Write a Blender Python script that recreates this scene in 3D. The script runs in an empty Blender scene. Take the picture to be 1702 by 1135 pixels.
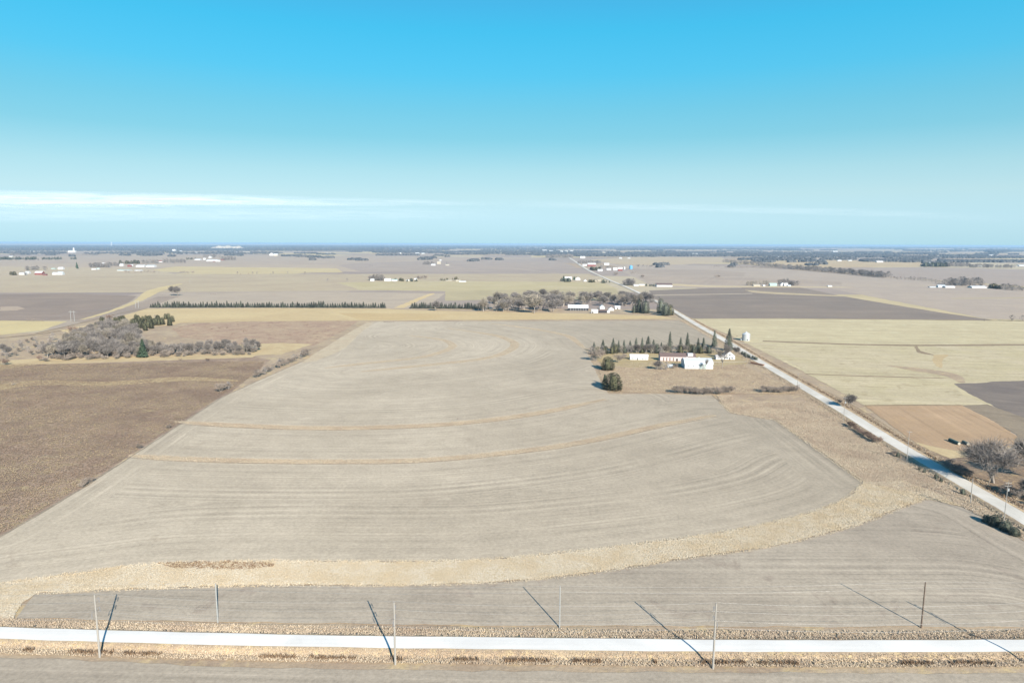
import bpy, math, random
import numpy as np
from mathutils import Vector, Matrix
from mathutils.geometry import tessellate_polygon, delaunay_2d_cdt

random.seed(7)
rng = np.random.default_rng(11)
scene = bpy.context.scene
COL = scene.collection

# ------------------------------------------------------------------ camera
FP = 1135.0                      # focal length for a picture 1702 wide
CAM_H = 110.0                    # metres above the fields
PITCH = math.atan(162.5 / FP)
ROLL = math.atan(6 / 1702)
cam_data = bpy.data.cameras.new("camera")
cam = bpy.data.objects.new("camera", cam_data)
COL.objects.link(cam)
cam_data.sensor_width = 36.0
cam_data.lens = 36.0 * FP / 1702.0
cam_data.clip_start = 1.0
cam_data.clip_end = 600000.0
cam.matrix_world = (Matrix.Translation((0, 0, CAM_H)) @ Matrix.Rotation(math.pi / 2 - PITCH, 4, 'X')
                    @ Matrix.Rotation(ROLL, 4, 'Z'))
scene.camera = cam

# ------------------------------------------------------------------ light
SUN_EL, SUN_AZ = 26.5, 156.5     # azimuth clockwise from +Y
world = bpy.data.worlds.new("World")
scene.world = world
world.use_nodes = True
wn, wl = world.node_tree.nodes, world.node_tree.links
wn.clear()
wout = wn.new('ShaderNodeOutputWorld')
wbg = wn.new('ShaderNodeBackground')
sky = wn.new('ShaderNodeTexSky')
sky.sky_type = 'NISHITA'
sky.sun_disc = False
sky.sun_elevation = math.radians(SUN_EL)
sky.sun_rotation = math.radians(SUN_AZ)
sky.air_density = 1.0
sky.dust_density = 0.6
sky.ozone_density = 2.5
tint = wn.new('ShaderNodeMix'); tint.data_type = 'RGBA'; tint.blend_type = 'MULTIPLY'
tint.inputs[0].default_value = 1.0
wl.new(sky.outputs[0], tint.inputs[6])
# the clear winter air: one even tone by height above the horizon, the same all round
wtc = wn.new('ShaderNodeTexCoord'); wsep = wn.new('ShaderNodeSeparateXYZ')
wl.new(wtc.outputs['Generated'], wsep.inputs[0])
wr = wn.new('ShaderNodeValToRGB')
wl.new(wsep.outputs[2], wr.inputs[0])
SKY_TINT = [(0.0, (0.48, 0.75, 1.119)), (0.032, (0.561, 0.772, 1.115)), (0.067, (0.613, 0.707, 0.79)), (0.1, (0.606, 0.701, 0.675)), (0.145, (0.352, 0.636, 0.573)), (0.18, (0.329, 0.685, 0.639)), (0.245, (0.182, 0.81, 0.832)), (0.28, (0.159, 0.849, 0.828)), (0.335, (0.243, 0.79, 0.864)), (0.6, (0.262, 0.669, 0.744)), (1.0, (0.289, 0.595, 0.665))]
while len(wr.color_ramp.elements) < len(SKY_TINT):
    wr.color_ramp.elements.new(0.5)
for e, (p, c) in zip(wr.color_ramp.elements, SKY_TINT):
    e.position = p; e.color = (*c, 1)
wl.new(wr.outputs[0], tint.inputs[7])
# clear-air gradient by height, the same in every direction, carrying a share of the physical sky
def _l(c):
    c /= 255.0
    return c / 12.92 if c <= 0.04045 else ((c + 0.055) / 1.055) ** 2.4
grad = wn.new('ShaderNodeValToRGB'); wl.new(wsep.outputs[2], grad.inputs[0])
SKY = [(0.0, (188, 229, 243)), (0.032, (194, 231, 242)), (0.067, (193, 230, 238)), (0.10, (175, 224, 237)), (0.145, (139, 212, 236)), (0.18, (120, 207, 237)),
       (0.225, (92, 203, 244)), (0.28, (74, 196, 243)), (0.335, (74, 180, 233)), (0.6, (58, 148, 212)), (1.0, (42, 122, 194))]
while len(grad.color_ramp.elements) < len(SKY): grad.color_ramp.elements.new(0.5)
for e, (p, c) in zip(grad.color_ramp.elements, SKY): e.position = p; e.color = (*(_l(v) / 0.184 / 6.0 for v in c), 1)
gx = wn.new('ShaderNodeVectorMath'); gx.operation = 'SCALE'; gx.inputs['Scale'].default_value = 6.0
wl.new(grad.outputs[0], gx.inputs[0])
smix = wn.new('ShaderNodeMix'); smix.data_type = 'RGBA'; smix.inputs[0].default_value = 0.8
wl.new(tint.outputs[2], smix.inputs[6]); wl.new(gx.outputs[0], smix.inputs[7])
wl.new(smix.outputs[2], wbg.inputs[0])
wbg.inputs[1].default_value = 0.08
wl.new(wbg.outputs[0], wout.inputs[0])

sun_data = bpy.data.lights.new("sun", 'SUN')
sun_data.energy = 5.0
sun_data.angle = math.radians(0.5)
sun_data.color = (1.0, 0.92, 0.80)
sun = bpy.data.objects.new("sun", sun_data)
COL.objects.link(sun)
sd = Vector((math.sin(math.radians(SUN_AZ)) * math.cos(math.radians(SUN_EL)),
             math.cos(math.radians(SUN_AZ)) * math.cos(math.radians(SUN_EL)), math.sin(math.radians(SUN_EL))))
sun.rotation_euler = sd.to_track_quat('Z', 'Y').to_euler()
sun.location = (0, 0, 300)

scene.view_settings.view_transform = 'Standard'
scene.view_settings.look = 'None'
scene.view_settings.gamma = 1.0
scene.view_settings.use_curve_mapping = False
scene.view_settings.exposure = 1.2
scene.cycles.volume_bounces = 1
scene.cycles.max_bounces = 6
scene.cycles.transparent_max_bounces = 24

KEXP = (1.80, 1.93, 2.08)     # picture value of a sunlit flat surface = albedo * KEXP (from test renders)

# ------------------------------------------------------------------ geometry of the view -> ground
def ray(x, y):
    u, v = x - 851.0, y - 567.5
    c, s = math.cos(ROLL), math.sin(ROLL)
    u, v = c * u + s * v, -s * u + c * v
    cp, sp = math.cos(PITCH), math.sin(PITCH)
    return (u, FP * cp - v * sp, -FP * sp - v * cp)

def G(x, y, z=0.0):
    d = ray(x, y)
    t = (z - CAM_H) / d[2]
    return Vector((d[0] * t, d[1] * t, z))

def GH(bx, by, ty, z=0.0):
    """height of a thing standing at picture point (bx,by) whose top shows at row ty"""
    a = G(bx, by, z)
    d = ray(bx, ty)
    return CAM_H + d[2] * a.y / d[1] - z

def W(bx, by, px):
    return px * G(bx, by).y / FP

# ------------------------------------------------------------------ materials
def lin(c):
    c /= 255.0
    return c / 12.92 if c <= 0.04045 else ((c + 0.055) / 1.055) ** 2.4

def alb(r, g, b):
    return tuple(min(0.85, lin(v) / k) for v, k in zip((r, g, b), KEXP))

class NT:
    def __init__(s, name):
        s.m = bpy.data.materials.new(name); s.m.use_nodes = True
        s.n, s.l = s.m.node_tree.nodes, s.m.node_tree.links
        s.b = s.n['Principled BSDF']; s.b.inputs['Roughness'].default_value = 0.95
        if 'Specular IOR Level' in s.b.inputs: s.b.inputs['Specular IOR Level'].default_value = 0.1
        s._pos = None
    def pos(s):
        if s._pos is None:
            s._pos = s.n.new('ShaderNodeNewGeometry').outputs['Position']
        return s._pos
    def mapv(s, v, scale=(1, 1, 1), rot=0.0):
        m = s.n.new('ShaderNodeMapping'); m.inputs['Scale'].default_value = scale
        m.inputs['Rotation'].default_value = (0, 0, rot); s.l.new(v, m.inputs[0]); return m.outputs[0]
    def noise(s, v, scale, detail=3, rough=0.55, dim='3D', w=None, dist=0.0):
        n = s.n.new('ShaderNodeTexNoise'); n.noise_dimensions = dim
        n.inputs['Scale'].default_value = scale; n.inputs['Detail'].default_value = detail
        n.inputs['Roughness'].default_value = rough; n.inputs['Distortion'].default_value = dist
        if v is not None: s.l.new(v, n.inputs['Vector'])
        if w is not None: s.l.new(w, n.inputs['W'])
        return n.outputs[0]
    def rng(s, v, a, b, c, d):
        m = s.n.new('ShaderNodeMapRange'); s.l.new(v, m.inputs[0])
        for i, q in enumerate((a, b, c, d)): m.inputs[i + 1].default_value = q
        return m.outputs[0]
    def math(s, op, a, b=None, clamp=False):
        m = s.n.new('ShaderNodeMath'); m.operation = op; m.use_clamp = clamp
        for i, q in enumerate((a, b)):
            if q is None: continue
            if isinstance(q, (int, float)): m.inputs[i].default_value = q
            else: s.l.new(q, m.inputs[i])
        return m.outputs[0]
    def mix(s, f, a, b, mode='MIX'):
        m = s.n.new('ShaderNodeMix'); m.data_type = 'RGBA'; m.blend_type = mode
        for i, q in ((0, f), (6, a), (7, b)):
            if isinstance(q, (int, float)): m.inputs[i].default_value = q
            elif isinstance(q, tuple): m.inputs[i].default_value = (*q[:3], 1)
            else: s.l.new(q, m.inputs[i])
        return m.outputs[2]
    def scale(s, col, f):
        v = s.n.new('ShaderNodeVectorMath'); v.operation = 'SCALE'
        s.l.new(col, v.inputs[0])
        if isinstance(f, (int, float)): v.inputs['Scale'].default_value = f
        else: s.l.new(f, v.inputs['Scale'])
        return v.outputs[0]
    def out(s, col, rough=None, bump=None, bs=0.3, bd=0.3):
        if isinstance(col, tuple): s.b.inputs['Base Color'].default_value = (*col[:3], 1)
        else: s.l.new(col, s.b.inputs['Base Color'])
        if rough is not None: s.b.inputs['Roughness'].default_value = rough
        if bump is not None:
            n = s.n.new('ShaderNodeBump'); n.inputs['Strength'].default_value = bs; n.inputs['Distance'].default_value = bd
            s.l.new(bump, n.inputs['Height']); s.l.new(n.outputs[0], s.b.inputs['Normal'])
        return s.m

def mat_field(name, c1, c2, row=None, row_w=3.0, row_amp=0.10, blotch=60.0, grain=1.2, gamp=0.16, attr=None, c3=None, c3_t=0.62, bump=0.25, east=None):
    """bare or stubble ground: two soil tones in soft blotches, drill rows, clod-size grain"""
    t = NT(name); p = t.pos()
    f = t.rng(t.noise(p, 1.0 / blotch, 4, 0.6, dist=0.6), 0.38, 0.62, 0, 1)
    col = t.mix(f, c1, c2)
    if east is not None:
        sx = t.n.new('ShaderNodeSeparateXYZ'); t.l.new(p, sx.inputs[0])
        fe = t.math('ADD', t.rng(sx.outputs[0], -80, 210, 0, 1), t.math('MULTIPLY', t.math('SUBTRACT', f, 0.5), 0.3), True)
        col = t.mix(fe, col, east)
    if c3 is not None:
        f3 = t.rng(t.noise(t.mapv(p, (1, 1.0, 1)), 1.0 / (blotch * 0.22), 5, 0.65, dist=1.0), c3_t - 0.05, c3_t + 0.1, 0, 1)
        col = t.mix(f3, col, c3)
    if attr or row is not None:
        if attr:
            a = t.n.new('ShaderNodeAttribute'); a.attribute_name = attr
            w = a.outputs['Fac']
        else:
            v = t.n.new('ShaderNodeVectorMath'); v.operation = 'DOT_PRODUCT'
            t.l.new(p, v.inputs[0]); v.inputs[1].default_value = (-math.sin(row), math.cos(row), 0)
            w = v.outputs['Value']
        n1 = t.noise(None, 1.0 / row_w, 2, 0.7, dim='1D', w=w)
        n2 = t.noise(None, 1.0 / (row_w * 5.3), 2, 0.6, dim='1D', w=w)
        along = t.rng(t.noise(p, 1.0 / 45.0, 3, 0.6), 0.3, 0.7, 0.1, 1.3)
        s1 = t.math('MULTIPLY', t.math('SUBTRACT', n1, 0.5), row_amp * 2.2)
        s2 = t.math('MULTIPLY', t.math('SUBTRACT', n2, 0.5), row_amp * 1.3)
        s12 = t.math('MULTIPLY', t.math('ADD', s1, s2), along)
    else:
        s12 = 0.0
    g = t.math('MULTIPLY', t.math('SUBTRACT', t.noise(p, 1.0 / grain, 4, 0.75), 0.5), gamp * 3.0)
    g2 = t.math('MULTIPLY', t.math('SUBTRACT', t.noise(p, 1.0 / (grain * 9), 4, 0.7), 0.5), gamp * 1.6)
    k = t.math('ADD', t.math('ADD', t.math('ADD', g, g2), s12), 1.0)
    return t.out(t.scale(col, k), bump=t.noise(p, 1.0 / (grain * 0.8), 3, 0.7), bs=bump, bd=0.25)

def mat_island(name, cols, rough=0.9, patch=None):
    """one tone per loose piece (tuft, twig, needle spray)"""
    t = NT(name)
    r = t.n.new('ShaderNodeNewGeometry').outputs['Random Per Island']
    cr = t.n.new('ShaderNodeValToRGB'); cr.color_ramp.interpolation = 'LINEAR'
    while len(cr.color_ramp.elements) < len(cols): cr.color_ramp.elements.new(0.5)
    for i, (e, c) in enumerate(zip(cr.color_ramp.elements, cols)):
        e.position = i / max(1, len(cols) - 1); e.color = (*c, 1)
    t.l.new(r, cr.inputs[0])
    col = cr.outputs[0]
    if patch is not None:
        f = t.rng(t.noise(t.pos(), 1.0 / patch[1], 3, 0.6), 0.42, 0.62, 0, 1)
        col = t.mix(f, col, patch[0])
    return t.out(col, rough)

def mat_tree(name, cols):
    """as mat_island, with a shift of tone from tree to tree"""
    t = NT(name)
    r = t.n.new('ShaderNodeNewGeometry').outputs['Random Per Island']
    cr = t.n.new('ShaderNodeValToRGB')
    while len(cr.color_ramp.elements) < len(cols): cr.color_ramp.elements.new(0.5)
    for i, (e, c) in enumerate(zip(cr.color_ramp.elements, cols)):
        e.position = i / (len(cols) - 1); e.color = (*c, 1)
    t.l.new(r, cr.inputs[0])
    o = t.n.new('ShaderNodeObjectInfo').outputs['Random']
    return t.out(t.scale(cr.outputs[0], t.rng(o, 0, 1, 0.72, 1.3)), 0.9)

def mat_plain(name, c, rough=0.6, metal=0.0, amp=0.12, sc=0.7, streak=False):
    t = NT(name); p = t.pos()
    v = t.mapv(p, (1, 1, 0.15)) if streak else p
    k = t.math('ADD', t.math('MULTIPLY', t.math('SUBTRACT', t.noise(v, 1 / sc, 4, 0.6), 0.5), amp * 2), 1.0)
    rgb = t.n.new('ShaderNodeRGB'); rgb.outputs[0].default_value = (*c, 1)
    t.b.inputs['Metallic'].default_value = metal
    return t.out(t.scale(rgb.outputs[0], k), rough)

# ------------------------------------------------------------------ object helpers
Z_UP = [0.02]
def link(name, me, mat=None, parent=None):
    o = bpy.data.objects.new(name, me)
    COL.objects.link(o)
    if mat is not None and me is not None and not me.materials:
        me.materials.append(mat)
    if parent is not None: o.parent = parent
    return o

def tag(o, label=None, cat=None, group=None, kind=None):
    if label: o['label'] = label
    if cat: o['category'] = cat
    if group: o['group'] = group
    if kind: o['kind'] = kind
    return o

def mesh_np(name, V, T):
    me = bpy.data.meshes.new(name)
    V = np.asarray(V, dtype=np.float32); T = np.asarray(T, dtype=np.int32)
    me.vertices.add(len(V)); me.vertices.foreach_set('co', V.ravel())
    k = T.shape[1]
    me.loops.add(T.size); me.loops.foreach_set('vertex_index', T.ravel())
    me.polygons.add(len(T)); me.polygons.foreach_set('loop_start', np.arange(0, T.size, k, dtype=np.int32))
    me.update(calc_edges=True); me.validate()
    return me

class MB:
    """gathers boxes, tubes and sheets into one mesh"""
    def __init__(s): s.v = []; s.f = []
    def quadset(s, pts, faces):
        b = len(s.v); s.v += [tuple(p) for p in pts]; s.f += [tuple(b + i for i in f) for f in faces]
    def box(s, x0, x1, y0, y1, z0, z1):
        p = [(x0, y0, z0), (x1, y0, z0), (x1, y1, z0), (x0, y1, z0), (x0, y0, z1), (x1, y0, z1), (x1, y1, z1), (x0, y1, z1)]
        s.quadset(p, [(0, 3, 2, 1), (4, 5, 6, 7), (0, 1, 5, 4), (1, 2, 6, 5), (2, 3, 7, 6), (3, 0, 4, 7)])
    def tube(s, a, b, r0, r1, n=8, cap=True):
        a, b = Vector(a), Vector(b); d = (b - a).normalized()
        u = d.orthogonal().normalized(); w = d.cross(u)
        p = []
        for q, r in ((a, r0), (b, r1)):
            for i in range(n):
                t = 2 * math.pi * i / n
                p.append(q + (u * math.cos(t) + w * math.sin(t)) * r)
        f = [(i, (i + 1) % n, n + (i + 1) % n, n + i) for i in range(n)]
        if cap: f += [tuple(range(n - 1, -1, -1)), tuple(range(n, 2 * n))]
        s.quadset(p, f)
    def build(s, name, mat, parent=None):
        me = bpy.data.meshes.new(name); me.from_pydata([tuple(v) for v in s.v], [], s.f); me.update()
        return link(name, me, mat, parent)

def ragged(P, step, amp, closed=True):
    out = []
    n = len(P)
    for i in range(n if closed else n - 1):
        a, b = P[i], P[(i + 1) % n]
        L = (b - a).length; k = max(1, min(400, int(L / step)))
        nrm = Vector((-(b - a).y, (b - a).x, 0)); nrm = nrm.normalized() if nrm.length > 0 else nrm
        for j in range(k):
            out.append(a + (b - a) * (j / k) + (nrm * random.uniform(-amp, amp) if (j or amp) else nrm * 0))
    if not closed: out.append(P[-1])
    return out

def smooth_px(P, k=6):
    """Catmull-Rom through picture points (open)"""
    out = []
    Q = [P[0]] + list(P) + [P[-1]]
    for i in range(1, len(Q) - 2):
        p0, p1, p2, p3 = Q[i - 1], Q[i], Q[i + 1], Q[i + 2]
        for j in range(k):
            t = j / k
            out.append(tuple(0.5 * ((2 * p1[m]) + (-p0[m] + p2[m]) * t + (2 * p0[m] - 5 * p1[m] + 4 * p2[m] - p3[m]) * t * t
                                    + (-p0[m] + 3 * p1[m] - 3 * p2[m] + p3[m]) * t ** 3) for m in (0, 1)))
    out.append(P[-1])
    return out

def patch(name, px, mat, step=None, amp=None, kind='structure', z=None, world_pts=None):
    P = world_pts if world_pts is not None else [G(*q) for q in px]
    D = sum(p.y for p in P) / len(P)
    if step is None: step = max(3.0, D / 120)
    if amp is None: amp = step * 0.12
    P = ragged(P, step, amp)
    if z is None:
        Z_UP[0] += 0.003; z = Z_UP[0]
    P = [Vector((p.x, p.y, z)) for p in P]
    T = tessellate_polygon([P])
    me = mesh_np(name, [tuple(p) for p in P], [tuple(t) for t in T])
    if sum(p.normal.z for p in me.polygons) < 0:
        me.flip_normals()
    o = link(name, me, mat); o['kind'] = kind
    return o, P

def sample_poly(P, n):
    """n random points inside the world polygon P"""
    T = tessellate_polygon([[Vector((p.x, p.y, 0)) for p in P]])
    A = np.array([[P[i].x, P[i].y] for t in T for i in t]).reshape(-1, 3, 2)
    ar = np.abs((A[:, 1, 0] - A[:, 0, 0]) * (A[:, 2, 1] - A[:, 0, 1]) - (A[:, 2, 0] - A[:, 0, 0]) * (A[:, 1, 1] - A[:, 0, 1])) / 2
    idx = rng.choice(len(A), size=n, p=ar / ar.sum())
    r1, r2 = np.sqrt(rng.random(n)), rng.random(n)
    a = A[idx]
    return (1 - r1)[:, None] * a[:, 0] + (r1 * (1 - r2))[:, None] * a[:, 1] + (r1 * r2)[:, None] * a[:, 2], ar.sum()

def tufts(name, pts, h0, h1, w, mat, label=None, cat=None, zf=None, sides=4, lean=0.5, grow=None):
    """dry grass clumps: small uneven leaning cones"""
    n = len(pts)
    h = rng.uniform(h0, h1, n)
    if grow is not None: h = h * np.clip((pts[:, 0] - grow[0]) / (grow[1] - grow[0]), grow[2], 1)
    r = w * rng.uniform(0.5, 1.2, n)
    z = np.full(n, Z_UP[0]) if zf is None else zf(pts)
    a0 = rng.uniform(0, 6.28, n)
    # a fan of narrow leaning blades around each root
    V = np.zeros((n, sides * 3, 3))
    for k in range(sides):
        a = a0 + 2 * math.pi * k / sides + rng.uniform(-.6, .6, n)
        dx, dy = np.cos(a), np.sin(a)
        bw = r * rng.uniform(0.22, 0.4, n); reach = r * rng.uniform(0.3, 1.6, n); hk = h * rng.uniform(0.6, 1.15, n)
        ox, oy = pts[:, 0] + rng.normal(0, 0.35, n) * r, pts[:, 1] + rng.normal(0, 0.35, n) * r
        for q_, sg in ((0, 1), (1, -1)):
            V[:, k * 3 + q_, 0] = ox - dy * bw * sg; V[:, k * 3 + q_, 1] = oy + dx * bw * sg; V[:, k * 3 + q_, 2] = z
        V[:, k * 3 + 2, 0] = ox + dx * reach; V[:, k * 3 + 2, 1] = oy + dy * reach; V[:, k * 3 + 2, 2] = z + hk
    T = np.arange(n * sides * 3).reshape(-1, 3)
    o = link(name, mesh_np(name, V.reshape(-1, 3), T), mat)
    tag(o, label, cat, None, 'stuff')
    return o

def ribbon(P, w):
    """world outline of a strip of width w along P"""
    L, R = [], []
    for i, p in enumerate(P):
        a = P[max(0, i - 1)]; b = P[min(len(P) - 1, i + 1)]
        d = (b - a); d.z = 0; d.normalize(); n = Vector((-d.y, d.x, 0))
        ww = w[i] if isinstance(w, (list, tuple)) else w
        L.append(p + n * ww / 2); R.append(p - n * ww / 2)
    return L + R[::-1]

# ================================================================== GROUND
C = dict(
    field=alb(219, 209, 191), field2=alb(209, 199, 181), low=alb(190, 181, 167), low2=alb(202, 193, 178),
    grass=alb(246, 234, 206), grass2=alb(234, 220, 190), grassred=alb(180, 148, 124),
    terr=alb(222, 210, 186), terr2=alb(214, 199, 175),
)
# base land: far patchwork of winter fields on the section grid
t = NT('farmland'); p = t.pos()
v = t.mapv(p, (1 / 420.0, 1 / 800.0, 0), math.radians(3.0))
fl = t.n.new('ShaderNodeVectorMath'); fl.operation = 'FLOOR'; t.l.new(v, fl.inputs[0])
wnz = t.n.new('ShaderNodeTexWhiteNoise'); wnz.noise_dimensions = '3D'; t.l.new(fl.outputs[0], wnz.inputs['Vector'])
cr = t.n.new('ShaderNodeValToRGB'); cr.color_ramp.interpolation = 'CONSTANT'
cols = [alb(205, 192, 178), alb(190, 178, 170), alb(216, 205, 180), alb(180, 168, 162), alb(198, 186, 172), alb(222, 208, 172), alb(188, 176, 166), alb(200, 182, 160)]
while len(cr.color_ramp.elements) < len(cols): cr.color_ramp.elements.new(0.5)
for i, (e, c) in enumerate(zip(cr.color_ramp.elements, cols)): e.position = i / len(cols); e.color = (*c, 1)
t.l.new(wnz.outputs['Value'], cr.inputs[0])
k = t.math('ADD', t.math('MULTIPLY', t.math('SUBTRACT', t.noise(p, 1 / 90.0, 5, 0.65), 0.5), 0.5), 1.0)
M_far = t.out(t.scale(cr.outputs[0], k))
rr = [0, 150, 400, 900, 2000, 4500, 9000, 18000, 36000, 80000]
V = [(0, 0, 0)]; NS = 48
for r in rr[1:]:
    for i in range(NS):
        a = 2 * math.pi * i / NS; V.append((r * math.sin(a), r * math.cos(a), 0))
T = [(0, 1 + (i + 1) % NS, 1 + i) for i in range(NS)]
for j in range(len(rr) - 2):
    for i in range(NS):
        a, b = 1 + j * NS + i, 1 + j * NS + (i + 1) % NS
        T += [(a, b, b + NS), (a, b + NS, a + NS)]
me = mesh_np('ground', V, T)
if me.polygons[0].normal.z < 0: me.flip_normals()
tag(link('ground', me, M_far), kind='structure')

# near land (pasture on the left, verges)
M_verge = mat_field('verge_grass', alb(206, 190, 166), alb(190, 172, 150), blotch=14, grain=1.0, gamp=0.35, c3=alb(222, 204, 164), c3_t=0.55, bump=0.5)
M_past = mat_field('pasture', alb(186, 166, 148), alb(168, 149, 134), blotch=38, grain=1.4, gamp=0.5, c3=alb(198, 184, 150), c3_t=0.6, bump=0.6)
M_past2 = mat_field('rough_pasture', alb(204, 188, 164), alb(188, 170, 150), blotch=45, grain=1.6, gamp=0.3, c3=alb(222, 204, 164), c3_t=0.58, bump=0.5)
patch('grassland', [(-900, 1400), (-900, 560), (-250, 560), (60, 553), (240, 514), (640, 512), (1090, 514), (1190, 522), (1330, 580), (1600, 726), (1820, 850), (2000, 950), (2200, 1400)],
      M_past2, step=20, amp=0)
patch('grassland', [(-900, 1400), (-500, 640), (0, 600), (200, 602), (420, 592), (450, 598), (380, 655), (300, 705), (215, 757), (145, 806), (0, 893), (-900, 1400)], M_past)
M_brown = mat_field('bluestem', alb(194, 170, 150), alb(208, 188, 162), blotch=30, grain=2, gamp=0.3, c3=alb(170, 136, 118), c3_t=0.57)
patch('grassland', [(285, 545), (330, 537), (420, 534), (596, 533), (575, 548), (520, 575), (440, 578), (300, 560)], M_brown)
M_tan = mat_field('tan_grass', alb(226, 208, 168), alb(214, 194, 156), blotch=40, grain=2.5, gamp=0.16, c3=alb(236, 220, 180), c3_t=0.6)
patch('grassland', [(400, 572), (470, 570), (520, 572), (470, 588), (400, 592), (380, 584)], M_tan)
patch('grassland', [(-200, 612), (60, 596), (250, 592), (430, 588), (420, 594), (250, 600), (60, 606), (-200, 640)], M_tan)
patch('grassland', smooth_px([(-40, 645), (60, 632), (180, 634), (300, 626), (380, 630), (395, 634), (300, 633), (180, 641), (60, 640), (-40, 656)], 3), M_tan)

# ---------------- far and middle fields (outline, two tones)
def F2(name_c, a, b, px, row=None, rw=9, amp=0.12, blotch=150, grain=5, gamp=0.16):
    key = (a, b, row)
    M = FM.get(key)
    if M is None:
        M = FM[key] = mat_field('soil', alb(a[0] * 1.035, a[1] * 1.015, a[2] * 0.975), alb(b[0] * 1.035, b[1] * 1.015, b[2] * 0.975), row=row, row_w=rw, row_amp=amp, blotch=blotch, grain=grain, gamp=gamp, bump=0.0)
    patch('field', px, M)
FM = {}
F2('a', (192, 182, 176), (202, 192, 182), [(-300, 440), (-300, 428), (400, 424), (900, 428), (920, 436), (560, 440)])
F2('a', (206, 196, 184), (196, 186, 178), [(-300, 446), (-300, 437), (560, 440), (900, 436), (915, 446), (600, 452), (230, 449)])
F2('a', (184, 176, 174), (192, 183, 179), [(560, 441), (600, 437), (905, 429), (950, 441), (960, 446), (780, 452), (600, 452)])
F2('a', (222, 212, 178), (214, 203, 172), [(235, 451), (290, 443), (560, 446), (570, 453), (400, 455)])
F2('a', (206, 197, 178), (198, 188, 172), [(-300, 488), (-300, 462), (300, 456), (980, 455), (1010, 470), (700, 482), (240, 486)])
F2('a', (204, 194, 178), (210, 201, 182), [(-300, 446), (-300, 440), (240, 446), (300, 457), (-300, 466)])
F2('a', (205, 198, 166), (211, 204, 176), [(560, 470), (700, 467), (1000, 469), (1030, 481), (960, 487), (740, 484), (600, 482)])
F2('a', (194, 188, 162), (203, 196, 168), [(740, 484), (1020, 479), (1035, 489), (1000, 500), (860, 497), (740, 500)])
F2('a', (196, 188, 180), (204, 195, 184), [(215, 512), (300, 491), (430, 486), (620, 486), (740, 488), (720, 502), (690, 513), (400, 512)], row=0.1)
F2('a', (160, 150, 146), (170, 159, 153), [(-300, 488), (0, 489), (120, 488), (228, 492), (214, 503), (150, 530), (0, 535), (-300, 536)], row=0.0, rw=10, amp=0.2)
F2('a', (172, 163, 158), (182, 172, 165), [(118, 534), (170, 522), (236, 502), (262, 493), (300, 492), (245, 512), (190, 528), (140, 536)], row=0.3)
F2('a', (198, 186, 174), (190, 178, 170), [(0, 510), (30, 509), (42, 513), (28, 516), (0, 517)])
F2('a', (226, 214, 176), (218, 206, 170), smooth_px([(132, 531), (180, 517), (222, 500), (245, 483), (290, 473), (303, 472), (268, 484), (250, 493), (222, 506), (168, 524), (140, 531)], 3))
F2('a', (226, 216, 176), (218, 207, 168), [(-300, 535), (0, 533), (112, 534), (70, 549), (0, 557), (-300, 575)])
F2('a', (224, 210, 174), (214, 198, 164), [(100, 549), (170, 535), (245, 513), (450, 512), (640, 513), (700, 516), (960, 521), (1100, 525), (1124, 530), (600, 533), (420, 534), (300, 537), (285, 541), (180, 545), (120, 556)])
F2('a', (214, 196, 158), (222, 206, 170), [(560, 520), (800, 522), (960, 526), (1100, 527), (1100, 530), (600, 532)])
F2('a', (222, 206, 170), (230, 214, 178), smooth_px([(655, 512), (690, 497), (715, 488), (722, 489), (700, 498), (672, 512)], 2))
# right of the gravel road
F2('b', (192, 184, 180), (200, 191, 184), [(1035, 452), (1100, 440), (1240, 443), (1480, 461), (1702, 478), (2200, 500), (2200, 540), (1640, 530), (1380, 480), (1090, 478)], row=-0.1, rw=14, amp=0.06)
F2('b', (214, 200, 172), (206, 190, 166), [(1200, 434), (1300, 430), (1535, 436), (1530, 443), (1340, 445), (1250, 441)])
F2('b', (204, 192, 174), (212, 200, 178), [(980, 432), (1060, 427), (1200, 428), (1210, 436), (1100, 441), (1030, 440)])
F2('b', (190, 181, 178), (184, 176, 174), [(1340, 446), (1540, 444), (1702, 448), (2200, 460), (2200, 484), (1702, 476), (1500, 462)])
F2('b', (184, 175, 170), (192, 183, 176), [(1040, 447), (1180, 449), (1240, 453), (1235, 460), (1120, 458), (1050, 455)])
F2('b', (196, 186, 178), (186, 177, 172), [(1060, 458), (1230, 461), (1400, 468), (1400, 473), (1240, 474), (1080, 471)], row=1.2, rw=14)
F2('b', (152, 145, 143), (160, 152, 148), [(1078, 483), (1180, 479), (1310, 478), (1385, 490), (1560, 519), (1650, 532), (1132, 529), (1100, 506)], row=-0.05, rw=8, amp=0.24)
F2('b', (158, 150, 148), (166, 158, 152), [(1230, 477), (1330, 478), (1395, 491), (1260, 488)])
F2('b', (216, 205, 180), (222, 210, 184), smooth_px([(1090, 473), (1130, 472), (1180, 475), (1400, 477), (1400, 478.2), (1180, 477.5), (1130, 475), (1090, 475)], 2))
F2('b', (210, 198, 172), (204, 194, 172), smooth_px([(1238, 482), (1290, 486), (1400, 491.5), (1400, 493), (1290, 489), (1250, 486)], 2))
F2('b', (196, 188, 178), (190, 182, 174), [(1080, 490), (1250, 487.5), (1250, 488.6), (1080, 492)])
F2('b', (206, 198, 176), (198, 190, 172), smooth_px([(1580, 495.5), (1702, 494), (1702, 496), (1580, 497)], 2))
M_alf = mat_field('hay_field', alb(226, 216, 182), alb(218, 207, 174), row=math.radians(-3), row_w=9, row_amp=0.26, blotch=90, grain=2.5, gamp=0.2, c3=alb(232, 225, 192), c3_t=0.6, bump=0.1)
patch('field', [(1148, 530), (1300, 529), (1640, 533), (2200, 534), (2200, 760), (1900, 700), (1702, 676), (1640, 674), (1438, 674), (1330, 615), (1215, 558)], M_alf)
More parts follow.
